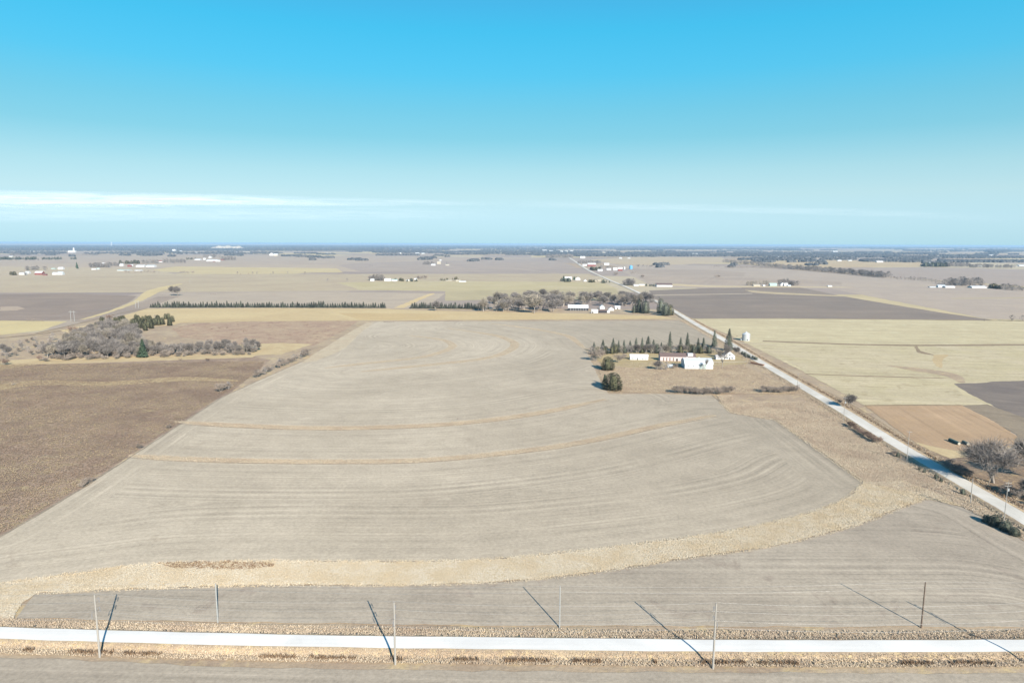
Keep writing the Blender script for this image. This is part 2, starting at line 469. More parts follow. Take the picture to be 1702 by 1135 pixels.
M_alf2 = mat_field('hay_field_green', alb(216, 206, 172), alb(222, 211, 182), row=math.radians(-8), row_w=7, row_amp=0.24, blotch=50, grain=2.0, gamp=0.22, c3=alb(196, 184, 152), c3_t=0.6, bump=0.1)
patch('field', [(1262, 576), (1400, 573), (1702, 575), (2200, 580), (2200, 640), (1702, 634), (1585, 638), (1600, 656), (1640, 674), (1438, 674), (1340, 618)], M_alf2)
M_ditch = mat_field('ditch_grass', alb(164, 148, 126), alb(176, 160, 136), blotch=10, grain=1.5, gamp=0.35, bump=0.5)
patch('field', smooth_px([(1268, 566), (1400, 571), (1530, 573), (1702, 572), (1702, 574.2), (1530, 575.4), (1400, 573), (1268, 568)], 3), M_ditch)
patch('field', smooth_px([(1340, 621), (1420, 624), (1560, 628), (1560, 629), (1420, 625.6), (1340, 622.4)], 3), M_ditch)
patch('field', smooth_px([(1524, 575), (1530, 583), (1550, 589), (1552, 590.5), (1526, 586), (1520, 577)], 3), M_ditch)
patch('field', smooth_px([(1553, 590), (1576, 590), (1567, 598), (1566, 611), (1556, 608), (1549, 598)], 3), M_tan)
patch('field', smooth_px([(1470, 607), (1530, 612), (1590, 622), (1604, 634), (1594, 636), (1570, 625), (1520, 617)], 3), M_past2)
M_dk = mat_field('dark_soil', alb(140, 132, 128), alb(152, 143, 136), row=math.radians(-35), row_w=6, row_amp=0.25, blotch=30, grain=1.6, gamp=0.16)
patch('field', smooth_px([(1585, 638), (1640, 636), (1702, 633), (2200, 628)], 3) + [(2200, 760), (1702, 696), (1650, 674), (1610, 654)], M_dk)
M_olive = mat_field('olive_stubble', alb(172, 160, 142), alb(160, 148, 132), row=math.radians(-35), row_w=6, row_amp=0.12, blotch=30, grain=1.6, gamp=0.2, c3=alb(192, 176, 150))
patch('field', [(1598, 674), (1640, 672), (1702, 694), (2200, 760), (2200, 1100), (1720, 850), (1610, 790), (1560, 765), (1590, 758), (1684, 741), (1690, 722)], M_olive)
M_corn = mat_field('brown_stubble', alb(208, 182, 152), alb(198, 172, 142), row=math.radians(80), row_w=4, row_amp=0.3, blotch=40, grain=1.4, gamp=0.16, c3=alb(212, 184, 146))
patch('field', [(1438, 675), (1598, 674), (1640, 694), (1690, 724), (1684, 742), (1620, 752), (1590, 757), (1530, 742), (1480, 706)], M_corn)
patch('field', smooth_px([(1520, 735), (1580, 748), (1640, 750), (1684, 742), (1640, 765), (1600, 768), (1560, 756)], 3), M_tan)
M_wood = mat_field('wooded_bank', alb(168, 150, 130), alb(150, 133, 118), blotch=15, grain=1.2, gamp=0.5, c3=alb(200, 178, 140), c3_t=0.58, bump=0.6)
patch('grassland', [(1500, 724), (1530, 742), (1580, 762), (1700, 752), (2200, 820), (2200, 1150), (1740, 870), (1640, 815)], M_wood)

# ---------------- main stubble field with contour rows
E_left = [(0, 892), (80, 846), (145, 806), (220, 757), (300, 704), (370, 659), (440, 628), (505, 600), (540, 592), (562, 572), (590, 548), (618, 535)]
E_top = [(800, 534), (1128, 533), (1150, 543)]
E_farm = [(1188, 562), (1190, 572), (1090, 575), (985, 577), (972, 580), (985, 605), (1000, 640), (1012, 655), (1100, 655), (1183, 656), (1196, 668), (1215, 686)]
E_right = [(1290, 699), (1360, 748), (1437, 803)]
E_bot = smooth_px([(1437, 803), (1400, 832), (1330, 857), (1200, 885), (1000, 912), (800, 931), (620, 934), (450, 933), (250, 938), (130, 953), (0, 970)], 5)
E_mainleft = [(-300, 1020), (-300, 1060)]
main_px = E_left + E_top + E_farm + E_right + E_bot[1:] + [(-300, 1010), (-300, 1050)]
curves = dict(
    c0=E_bot,
    c1=smooth_px([(215, 757), (300, 763), (450, 767), (650, 767), (760, 761), (900, 746), (1000, 729), (1100, 707), (1190, 690)], 4),
    c2=smooth_px([(290, 701), (400, 708), (550, 712), (700, 708), (800, 700), (900, 686), (1005, 664)], 4),
    c3=smooth_px([(600, 618), (700, 608), (800, 597), (840, 586), (856, 574), (848, 566), (820, 557), (745, 546)], 4),
    c4=smooth_px([(540, 612), (600, 605), (650, 600), (700, 594), (738, 584), (752, 575), (735, 565), (680, 558)], 4),
    c5=smooth_px([(815, 538), (880, 546), (930, 555), (950, 562), (972, 580)], 4))
def segs(px):
    P = [G(*q) for q in px]
    return np.array([[a.x, a.y, b.x, b.y] for a, b in zip(P[:-1], P[1:])])
def dseg(pts, S):
    best = np.full(len(pts), 1e9)
    for x0, y0, x1, y1 in S:
        dx, dy = x1 - x0, y1 - y0; L = dx * dx + dy * dy + 1e-9
        t_ = np.clip(((pts[:, 0] - x0) * dx + (pts[:, 1] - y0) * dy) / L, 0, 1)
        best = np.minimum(best, np.hypot(pts[:, 0] - x0 - t_ * dx, pts[:, 1] - y0 - t_ * dy))
    return best
def grid_field(name, px, step, mat, rowfun):
    P = [G(*q) for q in px]
    P = ragged(P, 5.0, 0.5)
    xs = [p.x for p in P]; ys = [p.y for p in P]
    gx, gy = np.meshgrid(np.arange(min(xs), max(xs), step), np.arange(min(ys), max(ys), step))
    pts = np.stack([gx.ravel(), gy.ravel()], 1)
    # inside test
    ins = np.zeros(len(pts), bool)
    n = len(P)
    for i in range(n):
        a, b = P[i], P[(i + 1) % n]
        c = (a.y > pts[:, 1]) != (b.y > pts[:, 1])
        with np.errstate(divide='ignore', invalid='ignore'):
            xx = (b.x - a.x) * (pts[:, 1] - a.y) / (b.y - a.y) + a.x
        ins ^= c & (pts[:, 0] < xx)
    pts = pts[ins]
    dB = dseg(pts, np.array([[P[i].x, P[i].y, P[(i + 1) % n].x, P[(i + 1) % n].y] for i in range(n)]))
    pts = pts[dB > step * 0.4]
    vin = [Vector((p.x, p.y)) for p in P] + [Vector((float(a), float(b))) for a, b in pts]
    r = delaunay_2d_cdt(vin, [(i, (i + 1) % n) for i in range(n)], [], 1, 1e-4)
    Z_UP[0] += 0.003
    VV = np.array([[v.x, v.y] for v in r[0]])
    me = mesh_np(name, np.column_stack([VV, np.full(len(VV), Z_UP[0])]), [tuple(f) for f in r[2]])
    if sum(q.normal.z for q in me.polygons) < 0: me.flip_normals()
    at = me.attributes.new('row', 'FLOAT', 'POINT'); at.data.foreach_set('value', rowfun(VV).astype(np.float32))
    o = link(name, me, mat); o['kind'] = 'structure'
    return P
SC = {k_: segs(v_) for k_, v_ in curves.items()}
S_edge = segs(E_right); S_edge2 = segs(E_left)
def rows_main(pts):
    d = np.min(np.stack([dseg(pts, s) for s in SC.values()]), 0)
    e = dseg(pts, S_edge); e2 = dseg(pts, S_edge2)
    d = np.where(e < 22, e * 1.0 + 500, d)
    return np.where(e2 < 16, e2 + 800, d)
M_main = mat_field('stubble', C['field'], C['field2'], attr='row', row_w=3.0, row_amp=0.32, blotch=130, grain=1.4, gamp=0.27, c3=alb(194, 182, 164), c3_t=0.68, bump=0.12, east=alb(190, 181, 165))
grid_field('field', main_px, 5.0, M_main, rows_main)

# lower field beside the road
low_top = smooth_px([(60, 986), (230, 979), (430, 973), (700, 972), (860, 965), (1000, 950), (1130, 929), (1270, 910), (1400, 880), (1480, 851), (1540, 829)], 4)
low_px = [(28, 1028), (45, 1000)] + low_top + [(1600, 843), (1665, 878), (1702, 900), (1900, 1000), (1960, 1046), (1702, 1043), (851, 1040), (300, 1032)]
M_low = mat_field('stubble_grey', C['low'], C['low2'], attr='row', row_w=2.6, row_amp=0.32, blotch=70, grain=1.2, gamp=0.28, c3=alb(176, 164, 152), c3_t=0.64, bump=0.15)
S_low = segs([(30, 1030), (851, 1042), (1702, 1045)]); S_lr = segs([(1540, 829), (1600, 843), (1665, 878), (1702, 900), (1900, 1000)])
def rows_low(pts):
    d = dseg(pts, S_low); e = dseg(pts, S_lr)
    return np.where(e < 18, e + 400, d)
grid_field('field', low_px, 4.0, M_low, rows_low)
# near stubble at the bottom of the view
grid_field('field', [(-700, 1080), (0, 1092), (400, 1110), (851, 1116), (1702, 1120), (2400, 1112), (2600, 1500), (-900, 1500)], 5.0, M_low,
           lambda q: q[:, 1] + 0.03 * q[:, 0])

# terrace strips, waterway, rough corner
M_terr = mat_field('terrace_grass', C['terr'], C['terr2'], blotch=12, grain=1.0, gamp=0.3, c3=C['grass'], c3_t=0.6, bump=0.5)
M_way = mat_field('waterway_grass', C['grass'], C['grass2'], blotch=18, grain=1.0, gamp=0.28, c3=alb(232, 208, 160), bump=0.7)
M_rough = mat_field('rough_grass', alb(212, 196, 172), alb(196, 178, 158), blotch=22, grain=1.0, gamp=0.3, c3=C['grass'], c3_t=0.6, bump=0.7)
M_red = mat_field('reddish_weeds', alb(176, 140, 118), alb(190, 158, 132), blotch=8, grain=1.0, gamp=0.35, c3=alb(158, 140, 122))
strips = {}
for key, w, M in (('c1', 7.0, M_terr), ('c2', 8.5, M_terr), ('c3', 10, M_terr), ('c4', 9.0, M_terr), ('c5', 9.0, M_terr)):
    P = [G(*q) for q in curves[key]]
    n = len(P)
    ws = [w * (0.35 + 0.65 * min(1, i / 3.0, (n - 1 - i) / 4.0)) for i in range(n)]
    R = ribbon(P, ws)
    strips[key] = R
    patch('grassland', None, M, world_pts=R, step=3, amp=0.5)
way_px = E_bot + [(-60, 978), (-60, 1030), (24, 1029), (40, 1002)] + low_top + [(1600, 843), (1560, 822), (1500, 800)]
_, P_way = patch('grassland', way_px, M_way, step=2.5, amp=0.8)
rough_px = [(1190, 658), (1215, 657), (1222, 668), (1345, 668), (1400, 702), (1470, 746), (1560, 800), (1640, 850), (1700, 886), (1665, 876), (1600, 842), (1540, 826), (1480, 812), (1437, 803), (1360, 748), (1290, 699), (1215, 687)]
_, P_rough = patch('grassland', rough_px, M_rough, step=2.5, amp=0.8)
_, P_red = patch('grassland', smooth_px([(262, 936), (340, 934), (450, 935), (440, 944), (360, 947), (290, 944)], 3), M_red, step=3, amp=0.6)
def furrow_shade(px, w, off=0.0, name='furrow_shade'):  # thin dark ribbon painting in the shade along terrace berms and ploughed edges
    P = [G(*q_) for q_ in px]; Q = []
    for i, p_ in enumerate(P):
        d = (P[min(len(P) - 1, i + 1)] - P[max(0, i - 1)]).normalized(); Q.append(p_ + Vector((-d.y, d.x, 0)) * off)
    patch(name, None, M_furrow_shade, world_pts=ribbon(ragged(Q, 6, 0.3, False), w), step=4, amp=0.15)
M_furrow_shade = mat_field('furrow_shade_soil', alb(165, 155, 140), alb(178, 168, 152), blotch=6, grain=1.0, gamp=0.4)  # soil tone darkened to carry the shade of the edge
furrow_shade(E_bot, 0.5); furrow_shade(low_top, 0.5); furrow_shade([(1183, 657), (1196, 668), (1215, 686), (1290, 699), (1360, 748), (1437, 803)], 0.9)
furrow_shade(curves['c1'], 0.7, -3.6); furrow_shade(curves['c2'], 0.8, -4.3)
furrow_shade([(1540, 829), (1600, 843), (1665, 878), (1702, 900)], 0.7); furrow_shade([(0, 893), (145, 807), (220, 758), (300, 705), (372, 659), (440, 628), (505, 600)], 1.0)
edge_px = [(500, 604), (520, 590), (575, 556), (610, 536), (622, 536), (600, 553), (575, 578), (555, 588), (525, 600)]
patch('grassland', edge_px, M_terr)

# farmstead yard
M_yard = mat_field('yard_grass', alb(204, 190, 150), alb(192, 176, 140), blotch=18, grain=1.4, gamp=0.2, c3=alb(216, 200, 160))
M_weeds = mat_field('weedy_lot', alb(204, 186, 158), alb(186, 166, 144), blotch=14, grain=1.2, gamp=0.35, c3=alb(226, 208, 172), c3_t=0.56, bump=0.5)
_, P_weeds = patch('grassland', [(992, 606), (1120, 600), (1230, 604), (1290, 634), (1326, 656), (1200, 654), (1012, 652), (1000, 630)], M_weeds)
patch('grassland', [(985, 590), (1030, 580), (1200, 582), (1250, 594), (1240, 606), (1130, 610), (1040, 611), (1000, 606)], M_yard)

# ---------------- roads
M_gravel = mat_field('limestone_gravel', (0.62, 0.60, 0.565), (0.54, 0.52, 0.49), row=0.0, row_w=1.3, row_amp=0.12, blotch=25, grain=0.8, gamp=0.04, bump=0.05)
M_gravel2 = mat_field('limestone_gravel_worn', (0.52, 0.485, 0.43), (0.42, 0.39, 0.34), row=math.radians(86), row_w=1.5, row_amp=0.14, blotch=25, grain=0.8, gamp=0.06, bump=0.05)
def road(px, w, h, M, kmid=4, side=3.0, vergeM=M_verge):
    P = [G(*q) for q in smooth_px(px, kmid)]
    offs = [(-w / 2 - side, 0.0), (-w / 2 - side, 0.055), (-w / 2 - 0.2, h), (w / 2 + 0.2, h), (w / 2 + side, 0.055), (w / 2 + side, 0.0)]
    V, T = [], []
    Vr, Tr = [], []
    for i, p_ in enumerate(P):
        a = P[max(0, i - 1)]; b = P[min(len(P) - 1, i + 1)]
        d = (b - a).normalized(); n = Vector((-d.y, d.x, 0))
        for o_, z_ in offs: V.append(p_ + n * o_ + Vector((0, 0, z_)))
        for o_, z_ in ((-w / 2, h + 0.02), (0, h + 0.10), (w / 2, h + 0.02)):
            Vr.append(p_ + n * (o_ + (random.uniform(-0.15, 0.15) if o_ else 0)) + Vector((0, 0, z_)))
    k = len(offs)
    for i in range(len(P) - 1):
        for j in range(k - 1):
            a = i * k + j; T += [(a, a + 1, a + k + 1, a + k)]
        for j in range(2):
            a = i * 3 + j; Tr += [(a, a + 1, a + 4, a + 3)]
    for nm, v_, t_, m_ in (('road_verge', V, T, vergeM), ('road', Vr, Tr, M)):
        me = mesh_np(nm, [tuple(q) for q in v_], t_)
        if sum(q.normal.z for q in me.polygons) < 0: me.flip_normals()
        tag(link(nm, me, m_), kind='structure')
    return P
P_ew = road([(-900, 1030), (-400, 1042), (0, 1056), (400, 1067), (851, 1074), (1300, 1078), (1702, 1077), (2200, 1068), (2700, 1056)], 5.6, 0.9, M_gravel, 8)
P_ns = road([(1900, 990), (1702, 864), (1640, 827), (1560, 780), (1480, 733), (1400, 683), (1330, 641), (1262, 601), (1206, 567), (1160, 541), (1120, 517), (1085, 498), (1045, 479), (1015, 466.5), (985, 453)], 8.0, 0.5, M_gravel2, 8)
road([(985, 453), (968, 443), (955, 434), (944, 427), (936, 421), (925, 416)], 12.0, 0.3, M_gravel2, 4)
# farm drives and lanes
def lane(px, w, M, name='lane'):
    P = [G(*q) for q in smooth_px(px, 3)]
    patch(name, None, M, world_pts=ribbon(P, w), step=8, amp=0.2)
M_lane = mat_field('dirt_lane', alb(232, 222, 200), alb(220, 208, 184), blotch=20, grain=1.5, gamp=0.1)
lane([(1262, 601.5), (1225, 601.5), (1180, 602)], 3.5, M_lane)
lane([(1225, 570), (1262, 572), (1290, 574)], 4, M_lane)
lane([(945, 517), (1010, 518.5), (1060, 517), (1110, 515)], 5, M_lane)
lane([(990, 459), (1000, 461), (940, 467)], 8, M_lane)
lane([(100, 550), (60, 556), (0, 562), (-200, 580)], 5, M_ditch)
lane([(60, 554), (118, 541), (200, 521), (245, 513)], 3, M_ditch)
for px in ([(240, 447), (420, 449), (600, 457), (660, 470)], [(700, 470), (820, 462), (930, 468)], [(300, 452), (560, 456.5)],
           [(-100, 459), (120, 456), (300, 458)], [(1100, 471), (1240, 475), (1500, 474.5), (1702, 481)], [(850, 446), (930, 455)]):
    lane(px, 6, M_lane)
lane([(1140, 530), (1300, 529.6), (1640, 532.5), (1702, 534)], 5, M_ditch, 'fence_row')
lane([(1262, 594), (1300, 612), (1350, 640), (1425, 680), (1500, 728), (1560, 764)], 3.5, M_ditch, 'fence_row')
lane([(1190, 566), (1260, 606), (1330, 650), (1400, 694), (1470, 742)], 3.0, M_ditch, 'fence_row')
lane([(1438, 674), (1520, 673.5), (1600, 674)], 1.6, M_ditch, 'fence_row')

# ---------------- grass clumps (uncountable)
def rgb(*a): return alb(*a)
M_t1 = mat_island('straw', [rgb(240, 229, 204), rgb(248, 240, 220), rgb(254, 248, 230), rgb(230, 216, 190)], patch=(rgb(238, 224, 196), 11))
M_t2 = mat_island('dry_stems', [rgb(220, 205, 184), rgb(232, 219, 198), rgb(244, 233, 211), rgb(208, 192, 172)], patch=(rgb(214, 199, 180), 18))
M_t3 = mat_island('pasture_clump', [rgb(180, 162, 143), rgb(196, 178, 153), rgb(218, 202, 164), rgb(166, 148, 131)], patch=(rgb(172, 152, 135), 34))
M_t4 = mat_island('dark_weeds', [rgb(128, 110, 94), rgb(150, 130, 110), rgb(172, 150, 126)])
q, A = sample_poly(P_way, 60000); tufts('tall_grass', q, 0.06, 0.36, 0.45, M_t1, 'straw coloured tall grass filling the curved waterway between the two stubble fields', 'grass', grow=(-60, 160, 0.35))
q, A = sample_poly(P_rough, 52000); tufts('tall_grass', q, 0.06, 0.36, 0.5, M_t2, 'coarse matted grass in the corner beside the gravel road on the right', 'grass')
q, A = sample_poly(P_red, 700); tufts('weeds', q, 0.15, 0.5, 0.4, M_t4, 'reddish brown weeds along the upper edge of the grass waterway', 'weeds')
qs = []
for k_, n_ in (('c1', 9000), ('c2', 10000), ('c3', 4600), ('c4', 3000), ('c5', 3000)):
    q, A = sample_poly(strips[k_], n_); qs.append(q)
tufts('tall_grass', np.concatenate(qs), 0.05, 0.28, 0.45, M_t2, 'tan grass growing on the terrace ridges that curve through the big stubble field', 'grass')
past_px = [(-60, 925), (0, 888), (145, 802), (220, 752), (300, 700), (372, 655), (430, 620), (440, 600), (200, 604), (0, 606), (-100, 640)]
q, A = sample_poly([G(*c_) for c_ in past_px], 70000); tufts('pasture_grass', q, 0.05, 0.28, 0.65, M_t3, 'brown clumpy grass covering the pasture on the left', 'grass')
q, A = sample_poly(P_weeds, 7000); tufts('weeds', q, 0.06, 0.45, 0.7, M_t2, 'dry weeds on the lot in front of the white barn', 'weeds')
def along(P, o0, o1, n):
    L = [(b - a).length for a, b in zip(P[:-1], P[1:])]; L = np.array(L)
    i = rng.choice(len(L), size=n, p=L / L.sum()); tt = rng.random(n); off = rng.uniform(o0, o1, n)
    A_ = np.array([[p_.x, p_.y] for p_ in P]); d = A_[1:] - A_[:-1]; d = d / np.linalg.norm(d, axis=1)[:, None]
    b = A_[i] + (A_[i + 1] - A_[i]) * tt[:, None]
    return b + np.stack([-d[i][:, 1], d[i][:, 0]], 1) * off[:, None]
def road_z(P, half, side, hh):
    S = np.array([[a.x, a.y, b.x, b.y] for a, b in zip(P[:-1], P[1:])])
    def f(pts):
        d = dseg(pts, S)
        return np.maximum(Z_UP[0], np.clip((half + side - d) / (side - 0.2), 0, 1) * (hh - .055) + .055)
    return f
P_ewv = [p_ for p_ in P_ew if abs(p_.x) < 190]
def fringe(px, n, w):
    return along([G(*q_) for q_ in px], -w, w, n)
tufts('tall_grass', np.concatenate([fringe(E_bot, 2600, 1.3), fringe(low_top, 2600, 1.3), fringe([(1196, 668), (1215, 686), (1290, 699), (1360, 748), (1437, 803)], 1500, 1.5), fringe(curves['c1'], 900, 5), fringe(curves['c2'], 900, 6)]),
      0.08, 0.35, 0.35, M_t1, 'stray straw tufts fringing the grass strips of the stubble field', 'grass')
tufts('tall_grass', np.concatenate([along(P_ewv, 4.2, 8.5, 9000), along(P_ewv, -8.6, -3.4, 14000), along(P_ewv, 3.3, 6, 5000)]), 0.1, 0.45, 0.35, M_t2,
      'dry grass lining both ditches of the white gravel road at the bottom', 'grass', road_z(P_ewv, 2.8, 3.0, .9))
w = along(P_ewv, -7.4, -6.4, 3000)
w = w[(np.sin(w[:, 0] * 0.11 + 1) + np.sin(w[:, 0] * 0.37) > 0.1)]
tufts('weeds', w, 0.4, 1.1, 0.45, M_t4, 'dark weeds in the near ditch of the white gravel road', 'weeds')
w = along(P_ewv, 4.0, 5.0, 900); w = w[(w[:, 0] > 20)]
tufts('weeds', w, 0.2, 0.6, 0.4, M_t4, 'dark weeds in the far ditch of the white gravel road', 'weeds', road_z(P_ewv, 2.8, 3.0, .9))
P_nsv = [p_ for p_ in P_ns if p_.y < 1000]
tufts('tall_grass', np.concatenate([along(P_nsv, 5.5, 13, 9000), along(P_nsv, -12, -4.6, 9000)]), 0.12, 0.5, 0.45, M_t2,
      'dry grass lining the ditches of the long gravel road on the right', 'grass', road_z(P_nsv, 4.0, 3.0, .5))
tufts('weeds', np.concatenate([along(P_nsv, -9, -7, 1500)]), 0.4, 1.2, 0.6, M_t4,
      'dark weeds along the fence on the far side of the long gravel road', 'weeds')

# ================================================================== TREES
M_bark = mat_plain('bark', (0.24, 0.215, 0.19), 0.95, amp=0.25, sc=0.5, streak=True)
M_twig = mat_tree('twigs', [(0.095, 0.086, 0.081), (0.15, 0.136, 0.127), (0.22, 0.20, 0.188)])
M_twigp = mat_tree('pale_twigs', [(0.13, 0.115, 0.095), (0.20, 0.178, 0.148), (0.27, 0.24, 0.20)])
M_brush = mat_tree('brush_twigs', [(0.15, 0.125, 0.105), (0.22, 0.185, 0.16), (0.29, 0.25, 0.215)])
M_redbr = mat_tree('red_twigs', [(0.13, 0.085, 0.065), (0.18, 0.125, 0.10), (0.17, 0.135, 0.11)])
M_spruce = mat_tree('spruce_needles', [(0.06, 0.07, 0.055), (0.095, 0.105, 0.082), (0.145, 0.155, 0.12)])
M_cedar = mat_tree('cedar_needles', [(0.065, 0.07, 0.042), (0.10, 0.10, 0.06), (0.145, 0.13, 0.08)])
M_green = mat_tree('green_needles', [(0.05, 0.082, 0.05), (0.075, 0.115, 0.07), (0.11, 0.15, 0.095)])

def tube3(V, T, a, b, r0, r1):
    d = (b - a).normalized(); u = d.orthogonal().normalized(); w = d.cross(u); n = len(V)
    for q_, r in ((a, r0), (b, r1)):
        for i in range(3):
            th = 2.094 * i; V.append(q_ + (u * math.cos(th) + w * math.sin(th)) * r)
    for i in range(3):
        j = (i + 1) % 3; T.append((n + i, n + j, n + 3 + j)); T.append((n + i, n + 3 + j, n + 3 + i))

def bare_proto(seed, spread=0.42, stems=1, twigs=900, base=0.22, width=0.055):
    """unit-height leafless tree: (trunk and limbs, crown of twigs)"""
    R = random.Random(seed); V, T = [], []; tips = []
    def grow(a, d, L, r, lev):
        d = (d + Vector((R.uniform(-.12, .12), R.uniform(-.12, .12), 0.06))).normalized()
        m = a + d * L
        tube3(V, T, a, m, r, r * 0.68)
        if lev >= 3 or L < 0.05:
            tips.append((m, d)); return
        tips.append((a + d * L * 0.6, d)) if lev > 1 else None
        n = R.choice((3, 3, 4)) if lev < 2 else 3
        for i in range(n):
            ax = Vector((R.uniform(-1, 1), R.uniform(-1, 1), R.uniform(-0.1, 0.8))).normalized()
            nd = (d * (1.0 - spread) + ax * spread * 1.45); nd.z = max(nd.z, 0.02)
            grow(a + d * L * R.uniform(0.65, 1.0), nd.normalized(), L * R.uniform(0.62, 0.85), r * 0.58, lev + 1)
    for s_ in range(stems):
        d0 = Vector((R.uniform(-1, 1) * (0.15 + 0.5 * (stems > 1)), R.uniform(-1, 1) * (0.15 + 0.5 * (stems > 1)), 1)).normalized()
        grow(Vector((0, 0, -0.01)), d0, base * R.uniform(0.85, 1.15), 0.022 / math.sqrt(stems), 0 if stems == 1 else 1)
    Vc, Tc = [], []
    for i in range(twigs):
        p_, d = R.choice(tips)
        ax = Vector((R.gauss(0, 1), R.gauss(0, 1), R.gauss(0.35, 0.8))).normalized()
        dd = (d * 0.5 + ax).normalized()
        L = R.uniform(0.06, 0.17)
        o = p_ + Vector((R.gauss(0, 0.035), R.gauss(0, 0.035), R.gauss(0, 0.03)))
        side = dd.cross(Vector((R.uniform(-1, 1), R.uniform(-1, 1), R.uniform(-1, 1)))).normalized() * width * R.uniform(0.05, 0.16)
        n = len(Vc); Vc += [o - side, o + side, o + dd * L]; Tc.append((n, n + 1, n + 2))
        # a forked side twig
        if R.random() < 0.7:
            o2 = o + dd * L * 0.45; d2 = (dd + Vector((R.uniform(-1, 1), R.uniform(-1, 1), R.uniform(-.3, 1))) * 0.9).normalized()
            n = len(Vc); Vc += [o2 - side * .8, o2 + side * .8, o2 + d2 * L * 0.8]; Tc.append((n, n + 1, n + 2))
    Z = np.array([tuple(v_) for v_ in Vc]); h = np.percentile(Z[:, 2], 99.5)
    f = 1.0 / h
    a = mesh_np('trunk', np.array([tuple(v_) for v_ in V]) * f, T); b = mesh_np('crown', Z * f, Tc)
    return a, b

def spruce_proto(seed, rad=0.2, n=900, low=0.06, power=0.9, top_round=0.0, tri=0.05, droop=-0.25):
    R = random.Random(seed); V, T = [], []
    tube3(V, T, Vector((0, 0, -0.01)), Vector((0, 0, 0.55)), 0.022, 0.008)
    Vc, Tc = [], []
    lob = [R.uniform(0.55, 1.25) if not top_round else R.uniform(0.88, 1.1) for _ in range(9)]
    for i in range(n):
        u = R.random() ** 1.35
        z = low + (1 - low) * u
        prof = rad * ((1 - u) ** power) if not top_round else rad * math.sqrt(max(0.0, 1 - (u * 1.02 - 0.30) ** 2 / 0.56)) * (1 if u < .97 else .5)
        whorl = 0.6 + 0.5 * abs(math.sin(z * 30 + seed)) * (0.7 + 0.3 * math.sin(z * 11 + seed * 2)) if not top_round else 0.9
        a = R.uniform(0, 6.283)
        L9 = lob[int(a / 6.2832 * 9) % 9]
        rr_ = prof * whorl * L9 * R.uniform(0.45, 1.0) ** 0.5
        o = Vector((rr_ * math.cos(a), rr_ * math.sin(a), z))
        out = Vector((math.cos(a), math.sin(a), droop + R.uniform(-.4, .4))).normalized()
        sd_ = out.cross(Vector((R.uniform(-.5, .5), R.uniform(-.5, .5), 1))).normalized() * tri * R.uniform(0.3, 0.7)
        L = tri * R.uniform(0.8, 1.6) * (0.5 + 0.7 * (1 - u))
        k_ = len(Vc); Vc += [o - sd_, o + sd_, o + out * L]; Tc.append((k_, k_ + 1, k_ + 2))
    k_ = len(Vc)
    if not top_round: Vc += [Vector((-.008, 0, .93)), Vector((.008, 0, .93)), Vector((0, 0, 1.0))]; Tc.append((k_, k_ + 1, k_ + 2))
    # dense heart of the crown so that little shows through
    k_ = len(Vc); m = 8
    for j, (zz, fr) in enumerate(((low + .02, .5), (0.3, .48), (0.6, .45), (0.85, .4))):
        u = (zz - low) / (1 - low)
        prof = rad * ((1 - u) ** power) if not top_round else rad * math.sqrt(max(0.0, 1 - (u * 1.02 - 0.30) ** 2 / 0.56))
        for i in range(m):
            a = 6.2832 * i / m; r_ = prof * fr * R.uniform(0.8, 1.1); Vc.append(Vector((r_ * math.cos(a), r_ * math.sin(a), zz)))
    for j in range(3):
        for i in range(m):
            a, b = k_ + j * m + i, k_ + j * m + (i + 1) % m; Tc += [(a, b, b + m), (a, b + m, a + m)]
    return mesh_np('trunk', [tuple(v_) for v_ in V], T), mesh_np('crown', [tuple(v_) for v_ in Vc], Tc)

SPARSE = [bare_proto(60 + s_, 0.4, twigs=260, width=0.045) for s_ in range(3)]
BARE = [bare_proto(s_, 0.40 + 0.04 * (s_ % 3), twigs=1300) for s_ in range(1, 7)]
PALE = BARE[:3]
SHRUB = [bare_proto(40 + s_, 0.5, stems=7, twigs=1100, base=0.4, width=0.08) for s_ in range(4)]
SPR = [spruce_proto(s_, 0.19 + 0.02 * (s_ % 3)) for s_ in range(5)]
CED = [spruce_proto(20 + s_, 0.34, n=1300, low=0.03, top_round=1.0, tri=0.06, droop=0.4) for s_ in range(4)]
BIG = bare_proto(77, 0.5, twigs=3600, base=0.2, width=0.014)

_mats = {}
def proto_obj(pair, M):
    """the two meshes of a prototype in a given colouring (shared)"""
    key = (pair[1].name, M.name)
    if key not in _mats:
        a = pair[0].copy(); b = pair[1].copy()
        a.materials.clear(); b.materials.clear(); a.materials.append(M_bark); b.materials.append(M)
        # whole tree as one mesh for far ones
        na, nb = len(a.vertices), len(b.vertices)
        va = np.empty(na * 3, np.float32); a.vertices.foreach_get('co', va)
        vb = np.empty(nb * 3, np.float32); b.vertices.foreach_get('co', vb)
        fa = np.empty(len(a.loops), np.int32); a.loops.foreach_get('vertex_index', fa)
        fb = np.empty(len(b.loops), np.int32); b.loops.foreach_get('vertex_index', fb)
        w_ = mesh_np('tree', np.concatenate([va, vb]).reshape(-1, 3), np.concatenate([fa, fb + na]).reshape(-1, 3))
        w_.materials.append(M)
        _mats[key] = (a, b, w_)
    return _mats[key]

